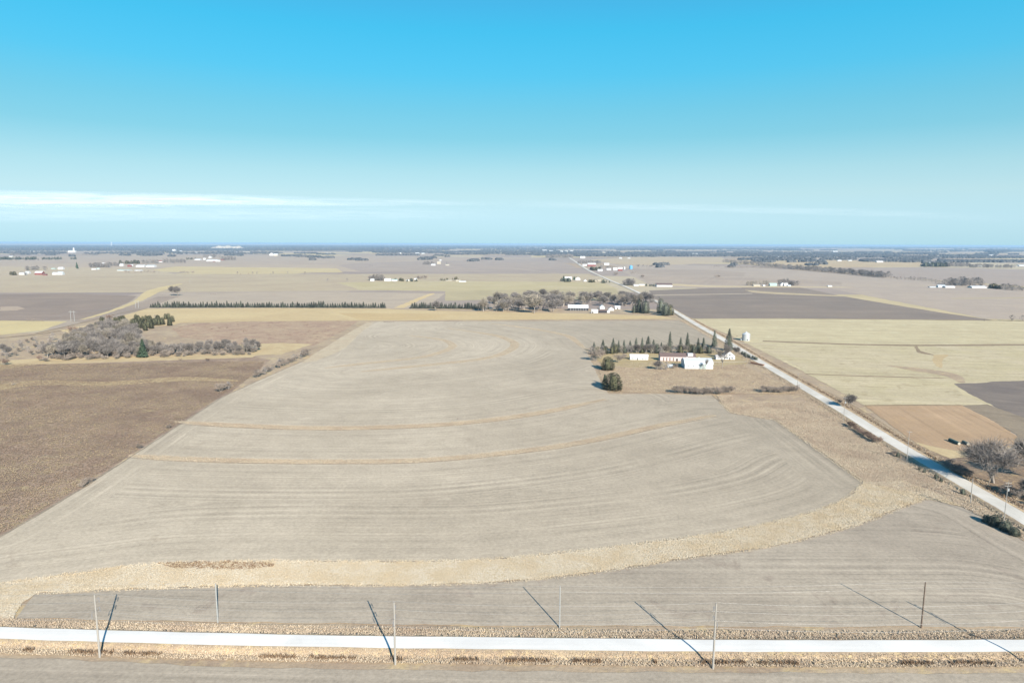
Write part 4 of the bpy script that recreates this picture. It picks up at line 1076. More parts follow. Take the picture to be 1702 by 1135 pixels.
def building(name, cat, x0, x1, yb, yt, wall, roof, label, group=None, depth=None, ridge='x', details=(), rz=GRID, rise=0.42, wall_frac=None, gambrel=False):
    if group and group.startswith('buildings'):   # far roofs glare in the picture: true size is a little smaller
        yt = yb - (yb - yt) * 0.86; x0, x1 = x0 + (x1 - x0) * .05, x1 - (x1 - x0) * .05
    a, b = G(x0, yb), G(x1, yb)
    L = (b - a).length * 0.98; H = GH((x0 + x1) / 2, yb, yt)
    H = max(H, 2.6)
    dp = depth or max(6.0, min(L * 0.55, 14.0))
    r = bpy.data.objects.new(name, None); COL.objects.link(r)
    r.location = ((a.x + b.x) / 2, (a.y + b.y) / 2, 0); r.rotation_euler = (0, 0, rz)
    tag(r, label, cat, group)
    span = dp if ridge == 'x' else L
    rs = min(H * 0.5, span * 0.5 * rise + 0.2) if wall_frac is None else H * (1 - wall_frac)
    hw = H - rs
    m = MB(); hx = L / 2
    ov = 0.35; th = 0.18
    if ridge == 'x':
        prof = [(0, 0), (0, hw), (dp / 2, H), (dp, hw), (dp, 0)] if not gambrel else [(0, 0), (0, hw), (dp * .13, hw + rs * .55), (dp / 2, H), (dp * .87, hw + rs * .55), (dp, hw), (dp, 0)]
        pts = [(-hx, y_, z_) for y_, z_ in prof] + [(hx, y_, z_) for y_, z_ in prof]; k_ = len(prof)
        fc = [tuple(range(k_)), tuple(range(2 * k_ - 1, k_ - 1, -1)), (0, k_, k_ + 1, 1), (k_ - 1, k_ - 2, 2 * k_ - 2, 2 * k_ - 1)]
        m.quadset(pts, fc)
        rp = prof[1:-1]; R = MB()
        n = len(rp)
        ext = [(rp[0][0] - ov, rp[0][1] - ov * 0.5)] + rp[1:-1] + [(rp[-1][0] + ov, rp[-1][1] - ov * 0.5)]
        up = [(y_, z_ + th) for y_, z_ in ext]; lo = [(y_, z_ + 0.01) for y_, z_ in ext]
        P_ = [(-hx - ov, y_, z_) for y_, z_ in up + lo[::-1]] + [(hx + ov, y_, z_) for y_, z_ in up + lo[::-1]]
        q_ = 2 * n; fcs = [tuple(range(q_)), tuple(range(2 * q_ - 1, q_ - 1, -1))] + [(i, q_ + i, q_ + (i + 1) % q_, (i + 1) % q_) for i in range(q_)]
        R.quadset(P_, fcs)
    else:
        pts = [(-hx, 0, 0), (-hx, 0, hw), (0, 0, H), (hx, 0, hw), (hx, 0, 0)]
        pts += [(x_, dp, z_) for x_, _, z_ in pts]
        m.quadset(pts, [(0, 1, 2, 3, 4), (9, 8, 7, 6, 5), (0, 5, 6, 1), (4, 3, 8, 9)])
        R = MB(); sl = (H - hw) / hx
        up = [(-hx - ov, hw - ov * sl + th), (0, H + th), (hx + ov, hw - ov * sl + th)]; lo = [(x_, z_ - th + 0.01) for x_, z_ in up]
        P_ = [(x_, -ov, z_) for x_, z_ in up + lo[::-1]] + [(x_, dp + ov, z_) for x_, z_ in up + lo[::-1]]
        R.quadset(P_, [tuple(range(6)), tuple(range(11, 5, -1))] + [(i, 6 + i, 6 + (i + 1) % 6, (i + 1) % 6) for i in range(6)])
    m.build('wall', MM[wall], r); ro = R.build('roof', MM[roof], r)
    for d in details:
        kind, fx0, fx1, z0, z1, mt = d       # along the wall 0..1, heights in metres
        X0, X1 = -hx + L * fx0, -hx + L * fx1
        if kind in ('window', 'door', 'opening', 'panel'):
            q = MB(); q.box(X0, X1, -0.06, 0.02, z0, min(z1, (H if ridge == 'y' else hw) - 0.1)); o = q.build('door' if kind in ('door',) else kind, MM.get(mt, M_glass), r)
            if kind == 'window':
                o.data.materials.clear(); o.data.materials.append(M_glass)
                q = MB()
                for bx_ in ((X0 - .1, X0, z0 - .1, z1 + .1), (X1, X1 + .1, z0 - .1, z1 + .1), (X0, X1, z1, z1 + .1), (X0, X1, z0 - .1, z0)): q.box(bx_[0], bx_[1], -0.09, 0.02, bx_[2], bx_[3])
                q.build('frame', M_white, o)
        elif kind == 'chimney':
            q = MB(); q.box(X0, X0 + 0.8, dp * .45, dp * .45 + .8, H - .6, H + 1.2); q.build('chimney', M_brown, ro)
        elif kind == 'ridge_vent':
            q = MB(); q.box(X0, X0 + 0.7, dp * .5 - .35, dp * .5 + .35, H, H + 0.9); q.build('ridge_vent', M_grey, ro)
        elif kind == 'end_door':
            q = MB(); q.box(-hx - 0.06, -hx + 0.02, dp * fx0, dp * fx1, z0, z1); q.build('end_door', MM[mt], r)
        elif kind == 'dormer':
            q = MB(); q.box(X0, X1, 0.4, dp * .5, hw - 0.3, H + z1); q.build('dormer', MM[mt], r)
    return r

# near farmstead
building('barn', 'barn', 1138, 1185, 613.5, 597.5, 'm', 'm', 'large white metal barn with a gambrel roof and grey green door in the near farmyard', depth=17, rise=0.5, wall_frac=0.52, gambrel=True,
         details=[('door', .56, .74, 0.05, 4.6, 'e'), ('panel', .60, .70, 0.05, 4.4, 'w'), ('ridge_vent', .12, 0, 0, 0, 'g'), ('ridge_vent', .55, 0, 0, 0, 'g'), ('end_door', .32, .68, 0.05, 4.2, 'g'), ('window', .1, .13, 2.2, 3.2, 'k'), ('window', .3, .33, 2.2, 3.2, 'k')])
building('shed', 'shed', 1097, 1156, 600.5, 588, 'p', 'b', 'long low shed with peeling pinkish white wall behind the white barn', depth=10, wall_frac=.62,
         details=[('panel', f_, f_ + .03, 0.1, 3.4, 'b') for f_ in (.08, .17, .26, .36)] + [('opening', .45, .50, .1, 2.6, 'k'), ('dormer', .78, .93, 0, 0.3, 'w'), ('opening', .82, .88, 1.2, 2.6, 'k')])
building('trailer_house', 'mobile home', 1047, 1077.5, 598.5, 589.5, 'w', 'w', 'low white mobile home left of the long shed', depth=5, wall_frac=.72,
         details=[('door', .38, .43, .15, 2.2, 'k'), ('window', .12, .2, 1.1, 2.0, 'k'), ('window', .66, .74, 1.1, 2.0, 'k'), ('window', .84, .9, 1.1, 2.0, 'k')])
building('farmhouse', 'house', 1204, 1221.5, 598, 584, 'w', 's', 'grey roofed white farmhouse behind bare trees at the right of the near farmyard', depth=10, ridge='y', rise=.9,
         details=[('window', .2, .32, 1.0, 2.4, 'k'), ('window', .66, .78, 1.0, 2.4, 'k'), ('door', .45, .55, .1, 2.3, 'k'), ('window', .42, .56, 4.0, 5.2, 'k')])
building('house_wing', 'house', 1190, 1203, 598, 590.5, 'w', 's', 'small white wing building at the left of the farmhouse', depth=6, details=[('window', .3, .42, 1, 2, 'k'), ('door', .6, .7, .1, 2.1, 'k')])
building('shed', 'shed', 1110, 1118, 611, 606.5, 'g', 'g', 'small grey shed between the grey bushes and the white barn', depth=4)
building('shed', 'shed', 1231.5, 1235, 566, 562.5, 'g', 's', 'tiny shed at the left of the grain bin', depth=4)
# second farmyard
building('pole_barn', 'barn', 944, 978, 516.5, 507.3, 'k', 'w', 'long open fronted cattle shed with a bright white roof in the middle farmyard', depth=14, wall_frac=.5,
         details=[('panel', i / 8.0, i / 8.0 + .012, 0, 4, 'w') for i in range(1, 8)])
building('shed', 'shed', 983, 994, 520.5, 514.5, 'w', 'w', 'small white shed front right of the open cattle shed', depth=6, details=[('opening', .08, .3, .1, 2.4, 'k')])
building('shed', 'shed', 995, 1009, 520, 515, 'k', 'b', 'rusty roofed open shed right of the small white one', depth=6)
building('shed', 'shed', 1009, 1013.5, 520, 516, 'w', 'w', 'little white lean-to at the right end of the rusty roofed shed', depth=5)
building('farmhouse', 'house', 997, 1005, 514, 506.8, 'm', 'm', 'pale blue white house among the trees of the middle farmyard', depth=8, ridge='y', rise=.8)
building('garage', 'garage', 1011.5, 1020.5, 516.5, 510.3, 'w', 's', 'white gabled garage in the middle farmyard', depth=8, ridge='y', rise=.8)
building('garage', 'garage', 1022, 1031, 514, 508.5, 'w', 'w', 'cream outbuilding right of the white gabled garage', depth=8, details=[('opening', .4, .62, .1, 2.4, 'k')])
# far farms
FARMS = {
 'of the farm at the far left edge': [(30, 43, 457, 452.5, 'w', 'w'), (40, 49, 455, 450.5, 'w', 'g'), (56, 71, 457, 450, 'r', 'w'), (70, 77, 458, 454.5, 'r', 'b'), (86, 95, 457, 452, 'w', 'g'), (94, 105, 457, 451, 'g', 'g'), (95, 105, 448, 443.5, 'w', 'w'), (84, 92, 447.5, 445.5, 'e', 'e')],
 'of the farm hamlet at the left': [(151, 160, 448.5, 446, 'w', 'w'), (160, 165, 448, 445, 'w', 'e'), (166, 174, 440.5, 436.5, 'w', 'w'), (198, 205, 442.5, 438, 'w', 'w'), (211, 218, 443.5, 440, 'r', 'r'), (216, 221, 442, 439.5, 'w', 'w'), (192, 216, 450.2, 448, 'w', 'e'),
    (224, 241, 444, 440, 'w', 'w'), (241, 258, 444, 440, 'w', 'g'), (222, 236, 450.5, 448.5, 'w', 'w'), (262, 270, 436, 432.5, 'w', 'r')],
 'of the far white farm left of centre': [(322, 334, 432.5, 430, 'w', 'w'), (337, 342, 432, 428.5, 'w', 'w'), (341, 362, 434.5, 431, 'w', 'w'), (346, 352, 429, 425, 'w', 's'), (353, 358, 435, 432.5, 'r', 'w'), (357, 366, 435, 432, 'w', 'w'), (366, 372, 432.5, 430, 'r', 'b')],
 'below the horizon woods left of centre': [(285, 292, 418.5, 414, 'w', 'w'), (296, 302, 419, 416.5, 'w', 'w'), (322, 335, 421, 419.2, 'w', 'w'), (387, 395, 420.7, 418.6, 'w', 'w'), (402, 416, 421.2, 418, 't', 't'), (447, 455, 425, 419.5, 'w', 's'), (454, 462, 426, 421, 't', 'w'), (541, 545, 421.7, 419.5, 'w', 'w'), (548, 552, 421.7, 420, 'w', 'w')],
 'by the far left windbreak': [(12, 22, 428, 425.2, 't', 'w'), (48, 56, 420, 417.5, 'w', 'w'), (60, 66, 420, 418, 'w', 'w')],
 'of the middle distance farm': [(615, 622, 467.5, 463, 'w', 'w'), (638, 650, 467.5, 462.3, 'w', 'w'), (650, 661, 467.2, 463.8, 'w', 'e'), (674, 681, 467, 464, 'w', 's'), (688, 693, 465, 462.3, 'w', 'w')],
 'in the yard right of the middle farm': [(741, 752, 467, 465.4, 't', 't'), (757, 766, 468, 465, 't', 't'), (762, 775, 469, 466.8, 'w', 'w')],
 'of the small farm beyond the middle one': [(716, 724, 441.5, 438.4, 'w', 'w'), (726, 733, 439, 434, 't', 't'), (730, 734, 433.5, 431.4, 'w', 'w'), (740, 747, 441.4, 439, 't', 't')],
 'in the houses left of the gravel road': [(938, 951, 465.5, 459.3, 'w', 'w'), (956, 965, 465.8, 459.5, 'w', 's'), (970, 975.5, 468, 464, 'w', 's'), (985, 992, 468, 464.5, 't', 's'), (993, 999, 467, 464.5, 't', 't')],
 'of the farms right of the gravel road': [(964, 973, 429.5, 425.5, 'w', 'w'), (968, 976, 442.3, 438.6, 'w', 'w'), (976, 991, 442.8, 436.5, 'r', 'w'), (1004, 1013, 441, 436.8, 'w', 'w'), (993, 1002, 451, 447, 'w', 'w'), (1008, 1016, 449.3, 445.5, 'w', 'w'), (1019, 1026.5, 449.5, 444.2, 'w', 'w'), (1027, 1035, 450.5, 443.5, 'r', 'w')],
 'at the long shed right of the gravel road': [(1053, 1062, 475.8, 472.5, 'w', 'w'), (1062, 1072, 475.8, 472, 't', 'w'), (1090, 1119, 476.8, 470.2, 'w', 'b')],
 'of the right middle distance farm': [(1252, 1264, 476, 472.3, 't', 't'), (1268, 1272, 476, 473, 'w', 'w'), (1279, 1292, 475.5, 470, 'e', 'e'), (1297, 1304, 475.3, 468.7, 'w', 's'), (1303, 1310, 475.5, 470, 'w', 'w'), (1309, 1315, 476, 473.3, 'm', 'm'), (1376, 1383.5, 476.8, 474.3, 'w', 'w')],
 'of the white sheds at the far right': [(1559, 1572, 478, 473, 'm', 'g'), (1571, 1588, 478.5, 475, 'w', 'w'), (1615, 1641, 479, 475, 'w', 'w'), (1545, 1556, 478, 476.6, 'g', 'g')],
 'beyond the far right hedgerows': [(1457, 1468, 436.3, 432.6, 'w', 's'), (1556, 1562, 443.4, 440, 'r', 'r'), (1548, 1553, 443, 439, 'w', 'w'), (1540, 1544, 426.8, 424.5, 'w', 'w'), (1556, 1566, 427.3, 425, 'w', 'w'), (1622, 1632, 443, 441, 'w', 'w'), (1694, 1712, 442.5, 440, 'w', 'w'), (1645, 1651, 425.5, 423.2, 'w', 'w'), (1683, 1692, 443, 441.5, 't', 't')],
 'by the woodland edge right of the road': [(1029, 1034, 430, 428, 'w', 'w'), (1043, 1048, 430, 428.4, 'w', 'w'), (1001, 1006, 420.6, 418.5, 't', 't'), (1012, 1019, 422, 420.3, 'w', 'w'), (1151, 1160, 423.5, 420.8, 'w', 'w'), (1162, 1169, 424, 422, 'w', 'w'), (1286, 1298, 428.7, 426, 'w', 'w'), (1304, 1310, 425, 422.6, 'w', 'w'), (1385, 1392, 419.5, 416.8, 'w', 'w'), (1338, 1342, 420, 418, 'w', 'w'), (1392, 1399, 434.3, 431.8, 'w', 'w'), (1410, 1416, 434, 432, 'w', 'w'), (1256, 1261, 434, 431.2, 'w', 'w')],
 'along the gravel road far end': [(901, 909, 417.5, 414.5, 'w', 's'), (913, 919, 418.5, 415.8, 'w', 'w'), (931, 936, 420, 416.6, 'w', 'w'), (938, 944, 418.6, 416.4, 't', 'w'), (947, 953, 418.3, 416, 'w', 'w'), (690, 697, 421.8, 419.7, 'w', 'w'), (700, 706, 422, 420.2, 'w', 'w'), (664, 667, 422, 419.8, 'w', 'w')],
}
WNAME = dict(w='white', m='pale metal', r='red', g='grey', t='cream', e='green', p='pinkish', k='dark', s='grey', b='rusty')
ORD = ['leftmost', 'second from left', 'third from left', 'fourth from left', 'fifth from left', 'sixth from left', 'seventh from left', 'eighth from left', 'ninth from left', 'tenth from left', 'eleventh from left', 'twelfth from left', 'thirteenth from left']
for ph, L_ in FARMS.items():
    for i, (x0, x1, yb, yt, w_, r_) in enumerate(sorted(L_, key=lambda q_: q_[0] + q_[1])):
        wid = (x1 - x0) / max(1.0, yb - yt)
        typ = 'barn' if w_ == 'r' else 'shed' if wid > 2.6 else 'house' if r_ == 's' else 'outbuilding'
        building(typ, typ.replace('_', ' '), x0, x1, yb, yt, w_, r_, f'{WNAME[w_]} {typ.replace("_", " ")}, {WNAME[r_]} roof, {ORD[i]} {ph}', 'buildings ' + ph, depth=max(8, min(30, W(x0, yb, x1 - x0) * .5)), ridge='y' if typ == 'house' else 'x',
                 rise=0.8, wall_frac=0.55)

# grain bins and silos
def bin_(name, x, yb, yt, wpx, mat, label, cat, dome=False, ribs=True, group=None, parts=True):
    g = G(x, yb); r_ = W(x, yb, wpx) / 2; H = GH(x, yb, yt)
    o = bpy.data.objects.new(name, None); COL.objects.link(o); o.location = (g.x, g.y + r_, 0); tag(o, label, cat, group)
    roof_h = r_ * 0.55 if not dome else r_ * 0.8
    hw = H - roof_h; m = MB(); n = 28
    nr = 12 if ribs else 2
    for j in range(nr): m.tube((0, 0, hw * j / nr), (0, 0, hw * (j + 1) / nr - (0.04 if ribs else 0)), r_ * (1.0 if j % 2 == 0 else 0.992), r_ * (1.0 if j % 2 == 0 else 0.992), n, True)
    w_ = m.build('wall', mat, o)
    m = MB()
    if dome:
        for j in range(4):
            a, b = j * math.pi / 8, (j + 1) * math.pi / 8; m.tube((0, 0, hw + roof_h * math.sin(a)), (0, 0, hw + roof_h * math.sin(b)), r_ * math.cos(a) + .02, max(.02, r_ * math.cos(b)) + .02, n, False)
    else:
        m.tube((0, 0, hw - .05), (0, 0, hw + roof_h), r_ * 1.04, r_ * 0.10, n, True)
    m.build('roof', mat if dome else M_grey, o)
    if not dome:
        m = MB(); m.tube((0, 0, hw + roof_h), (0, 0, hw + roof_h + .5), r_ * .12, r_ * .10, 12); m.build('roof_cap', M_grey, o)
        m = MB(); m.box(-.45, .45, -r_ - .08, -r_ + .15, .6, 2.4); m.build('door', M_dark, o)
        m = MB()
        for dx in (-.25, .25): m.tube((r_ * .5 + dx, -r_ * .87 - .15, .3), (r_ * .5 + dx, -r_ * .87 - .15, hw), .04, .04, 5)
        for k_ in range(14): m.tube((r_ * .5 - .25, -r_ * .87 - .15, .5 + k_ * hw / 15), (r_ * .5 + .25, -r_ * .87 - .15, .5 + k_ * hw / 15), .03, .03, 4)
        m.build('ladder', M_grey, o)
    return o
M_galv = pm('galvanised_steel', (0.42, 0.45, 0.47), 0.4, 0.4, True)
bin_('grain_bin', 1242, 567, 552.5, 13, M_galv, 'round corrugated steel grain bin beside the gravel road across from the farm', 'grain bin')
bin_('silo', 1049, 447.5, 441, 5.5, M_blue, 'blue silo at the right end of the farm group by the road', 'silo', True)
bin_('silo', 1038, 448, 443.5, 3, M_white, 'slim white silo left of the blue one', 'silo', True)
bin_('silo', 1545.5, 443, 435.5, 2.6, M_white, 'white silo beside the far red barn at the right', 'silo', True)
bin_('silo', 122, 419.5, 411.8, 2.6, M_white, 'tall concrete silo of the far grain elevator at the left', 'silo', True)
building('grain_elevator', 'elevator', 112, 126, 420, 416.3, 'w', 'w', 'white far grain elevator building beside its tall silo at the left', depth=20)
bin_('water_tower', 185, 409, 402.3, 1.6, M_white, 'tiny white water tower on the horizon at the left', 'water tower', True)

# quarry spoil on the horizon wood
m = MB(); M_sand = mat_field('quarry_sand', (0.42, 0.38, 0.31), (0.34, 0.30, 0.25), blotch=40, grain=8, gamp=.1)
V_, T_ = [], []
for px_, yb_, hh in ((357, 413, 30), (364, 413, 52), (371, 413, 46), (379, 413, 56), (388, 413, 40), (396, 413, 46)):
    g = G(px_, yb_); r_ = W(px_, yb_, 8); n = len(V_)
    for i in range(9):
        a = 6.283 * i / 9; V_.append((g.x + r_ * math.cos(a) * random.uniform(.8, 1.2), g.y + r_ * 1.2 * math.sin(a), 0.0))
    for i in range(9):
        a = 6.283 * i / 9; V_.append((g.x + r_ * .5 * math.cos(a), g.y + r_ * .5 * math.sin(a), hh * random.uniform(.6, 1)))
    V_.append((g.x, g.y, hh))
    for i in range(9): a, b = n + i, n + (i + 1) % 9; T_ += [(a, b, b + 9), (a, b + 9, a + 9), (a + 9, b + 9, n + 18)]
tag(link('spoil_heap', mesh_np('spoil_heap', V_, T_), M_sand), 'pale sandy quarry heap shining in the dark woods near the horizon', 'quarry heap')

# ================================================================== POLES, WIRES
M_pole = mat_plain('weathered_wood', (0.24, 0.23, 0.215), 0.85, amp=.15, sc=.4, streak=True)
M_poled = mat_plain('dark_wood', (0.10, 0.075, 0.06), 0.85, amp=.15, sc=.4, streak=True)
M_steel = mat_plain('galvanised_pole', (0.30, 0.31, 0.31), 0.5, 0.3, amp=.08)
M_ins = mat_plain('insulator_grey', (0.22, 0.22, 0.23), 0.4, amp=.05)
M_wire = mat_plain('conductor', (0.34, 0.34, 0.34), 0.4, 0.4, amp=.02)

def trans_pole(x, yb, H, label):
    g = G(x, yb); o = bpy.data.objects.new('transmission_pole', None); COL.objects.link(o); o.location = (g.x, g.y, 0); tag(o, label, 'power pole', 'tall poles on the near side of the white road')
    m = MB(); m.tube((0, 0, -.3), (0, 0, H), 0.29, 0.18, 12); m.build('pole', M_pole, o)
    pts = []
    for z, s in ((H - 2.0, 1), (H - 4.6, 1), (H - 4.6, -1)):
        m = MB(); m.tube((0, s * .12, z - .05), (0, s * 1.1, z + .35), .06, .05, 6); m.tube((0, s * 1.1, z + .35), (0, s * 1.75, z + .3), .05, .04, 6); a_ = m.build('arm', M_ins, o)
        m = MB(); m.tube((0, s * 1.75, z + .3), (0, s * 1.75, z - 1.1), .03, .03, 6)
        for k_ in range(6): m.tube((0, s * 1.75, z + .1 - k_ * .2), (0, s * 1.75, z + .02 - k_ * .2), .13, .10, 8)
        m.build('insulator', M_ins, a_)
        pts.append(Vector((g.x, g.y + s * 1.75, z - 1.15)))
    m = MB(); m.tube((0, 0, H), (0, 0, H + .25), .05, .03, 6); m.build('top_pin', M_ins, o)
    pts.append(Vector((g.x, g.y, H + .25)))
    return pts
tp = []
tp.append(trans_pole(-330, 1080, 17.8, 'tall pole outside the left frame edge'))
tp.append(trans_pole(166, 1092, 17.9, 'leftmost tall pale pole with davit arms between white road and near stubble'))
tp.append(trans_pole(657, 1104, 17.6, 'second tall pale pole with davit arms, left of centre below the white road'))
tp.append(trans_pole(1185, 1111, 18.3, 'third tall pale pole with davit arms, right of centre below the white road'))
tp.append(trans_pole(1718, 1109, 18.2, 'fourth tall pole, just outside the right frame edge, casting the longest shadow'))
tp.append(trans_pole(2240, 1100, 18.2, 'tall pole far outside the right frame edge'))
def dist_pole(x, yb, yt, mat, label, group='slim poles on the far side of the white road', r=0.22):
    g = G(x, yb); H = GH(x, yb, yt); o = bpy.data.objects.new('utility_pole', None); COL.objects.link(o); o.location = (g.x, g.y, 0); tag(o, label, 'power pole', group)
    m = MB(); m.tube((0, 0, -.3), (0, 0, H), r, r * .68, 10); m.build('pole', mat, o)
    m = MB(); m.tube((0, 0, H), (0, 0, H + .22), .05, .07, 8); m.build('insulator', M_ins, o)
    m = MB(); m.tube((0, .1, H - 1.9), (0, .34, H - 1.85), .03, .05, 6); m.build('side_bracket', M_ins, o)
    return [Vector((g.x, g.y, H + .22)), Vector((g.x, g.y + .34, H - 1.8))]
qp = [dist_pole(-210, 1028, 962, M_steel, 'slim pole outside the left frame edge'),
      dist_pole(362, 1034, 970, M_steel, 'leftmost slim pole at the field edge above the white road', r=.24),
      dist_pole(930, 1043, 974, M_steel, 'slim pale pole near the middle of the field edge above the white road'),
      dist_pole(1531, 1043, 967, M_poled, 'slim dark brown pole at the right of the field edge above the white road'),
      dist_pole(2110, 1036, 958, M_steel, 'slim pole outside the right frame edge')]
def wire(a, b, sag, r, label, group, cat='power line'):
    V, T = [], []; n = 16; k_ = 4
    d = (b - a).normalized(); u = d.cross(Vector((0, 0, 1))).normalized(); w_ = u.cross(d)
    for i in range(n + 1):
        t_ = i / n; p_ = a.lerp(b, t_); p_ = p_ - Vector((0, 0, 4 * sag * t_ * (1 - t_)))
        for j in range(k_): th = 6.2832 * j / k_; V.append(p_ + (u * math.cos(th) + w_ * math.sin(th)) * r)
    for i in range(n):
        for j in range(k_):
            a_, b_ = i * k_ + j, i * k_ + (j + 1) % k_; T.append((a_, b_, b_ + k_, a_ + k_))
    return tag(link('power_line', mesh_np('power_line', [tuple(v_) for v_ in V], T), M_wire), label, cat, group)
for i in range(len(tp) - 1):
    for j in range(4): wire(tp[i][j], tp[i + 1][j], 1.3, .02, 'thin cable strung between the tall davit poles along the white road', 'cables of the tall pole line')
for i in range(len(qp) - 1):
    for j in range(2): wire(qp[i][j], qp[i + 1][j], 1.1, .016, 'thin cable strung between the slim poles at the field edge', 'cables of the slim pole line')

def cross_pole(x, yb, yt, label, arms=1, group='wooden poles beside the long gravel road', can=False, r=.16):
    g = G(x, yb); H = GH(x, yb, yt); o = bpy.data.objects.new('utility_pole', None); COL.objects.link(o); o.location = (g.x, g.y, 0); o.rotation_euler = (0, 0, math.radians(-4)); tag(o, label, 'power pole', group)
    m = MB(); m.tube((0, 0, -.3), (0, 0, H), r, r * .7, 9); m.build('pole', M_pole, o)
    pts = []
    for k_ in range(arms):
        z = H - .5 - k_ * 1.3
        m = MB(); m.box(-1.2, 1.2, -.16 - r, -.02 - r * .8, z - .08, z + .08); a_ = m.build('crossarm', M_pole, o)
        for sx in (-1.1, 0.0, 1.1):
            m = MB(); m.tube((sx, -.18, z + .08), (sx, -.18, z + .35), .04, .07, 6); m.build('insulator', M_ins, a_)
        if k_ == 0: pts = [Vector((g.x + sx, g.y - .18, z + .36)) for sx in (-1.1, 1.1)]
    if can:
        m = MB(); m.tube((.42, 0, H - 3.9), (.42, 0, H - 2.9), .25, .25, 12); m.build('transformer', M_grey, o)
    return pts
rp = [cross_pole(1702 + 105, 925, 852, 'crossarm pole outside the right frame edge'),
      cross_pole(1668, 872, 800, 'pole with two crossarms nearest the right frame edge, over the dark cedars', 2, can=True),
      cross_pole(1507, 769, 716, 'pole with a crossarm above the brown field, beside the gravel road'),
      cross_pole(1402, 701, 660, 'pole with crossarm beside the roadside tree above the brown field', can=True),
      cross_pole(1325, 648, 620, 'small pole at the roadside by the farm lot corner'),
      cross_pole(1240, 603, 580, 'small pole by the farmhouse drive'), cross_pole(1178, 562, 545, 'far pole beside the gravel road past the spruces'),
      cross_pole(1133, 532, 518, 'far pole by the top corner of the stubble field')]
dist = dist_pole(1613, 836, 795, M_pole, 'short plain pole beside the gravel road, left of the double crossarm pole', 'wooden poles beside the long gravel road')
for i in range(len(rp) - 1):
    for j in range(2): wire(rp[i][j], rp[i + 1][j], 1.2, .012, 'thin cable along the long gravel road', 'cables along the long gravel road')
# H frame pylons far left
def hframe(x, yb, yt, label):
    g = G(x, yb); H = GH(x, yb, yt); o = bpy.data.objects.new('transmission_pole', None); COL.objects.link(o); o.location = (g.x, g.y, 0); tag(o, label, 'power pole', 'twin leg poles in the far left fields')
    for sx in (-2.4, 2.4):
        m = MB(); m.tube((sx, 0, -.3), (sx, 0, H), .26, .2, 8); m.build('pole', M_steel, o)
    m = MB(); m.box(-5, 5, -.4, -.2, H - 2.1, H - 1.7); m.build('crossarm', M_steel, o)
    return [Vector((g.x + s_, g.y, H - 3)) for s_ in (-4.6, 0, 4.6)]
h1 = hframe(121, 534, 516, 'twin leg power pole standing at the lower edge of the dark field, left'); h2 = hframe(228, 512, 499, 'twin leg power pole beyond the curved tan strip, left')
h0 = hframe(-60, 575, 545, 'twin leg power pole outside the left frame edge')
for a_, b_ in ((h0, h1), (h1, h2)):
    for j in range(3): wire(a_[j], b_[j], 3, .03, 'thin cable between the twin leg poles at the left', 'cables of the twin leg poles')
for i, (x, yb, yt) in enumerate(((316, 472, 466), (391, 468, 462), (1134, 470, 464))):
    dist_pole(x, yb, yt, M_steel, ('lone pole in the far field right of the two bare trees', 'second lone pole in the far left fields', 'lone pole in the far field right of the blue silo')[i], None)

# ================================================================== HAY ROWS, CULVERT
def bale_row(x0, y0, x1, y1, n, r, label):
    a, b = G(x0, y0), G(x1, y1); d = (b - a); L = d.length; d.normalize()
    o = bpy.data.objects.new('wrapped_bales', None); COL.objects.link(o); o.location = (a.x, a.y, 0); o.rotation_euler = (0, 0, math.atan2(d.y, d.x)); tag(o, label, 'bale row', 'wrapped bale rows on the brown field')
    for i in range(n):
        s0, s1 = L * i / n, L * (i + 1) / n - .06
        m = MB(); k_ = 16
        for q0, q1, ra, rb in ((s0, s0 + .12, r * .88, r), (s0 + .12, s1 - .12, r, r), (s1 - .12, s1, r, r * .88)): m.tube((q0, 0, r), (q1, 0, r), ra, rb, k_, True)
        m.build('bale', M_bale, o)
    m = MB(); m.tube((L - .03, 0, r), (L + .05, 0, r), r * .8, r * .8, 14); m.build('end_face', M_tanp, o)
M_bale = mat_plain('dark_green_wrap', (0.05, 0.085, 0.075), 0.45, amp=.2, sc=.5)
bale_row(1578, 733, 1594, 740, 6, .95, 'longer row of dark green wrapped bales on the brown field')
bale_row(1600, 736.5, 1609, 740.5, 3, .9, 'shorter row of dark green wrapped bales, right of the longer one')
m = MB(); g = G(1257, 606)
for i in range(10):
    a = math.pi * i / 9; 
m.tube((g.x - 3, g.y + 6, .9), (g.x + 4, g.y - 8, .9), .9, .9, 12); 
o = m.build('culvert_pipe', pm('rusted_steel', (0.22, 0.12, 0.08), .8)); tag(o, 'rusty culvert pipe in the ditch at the farm drive entrance', 'culvert')

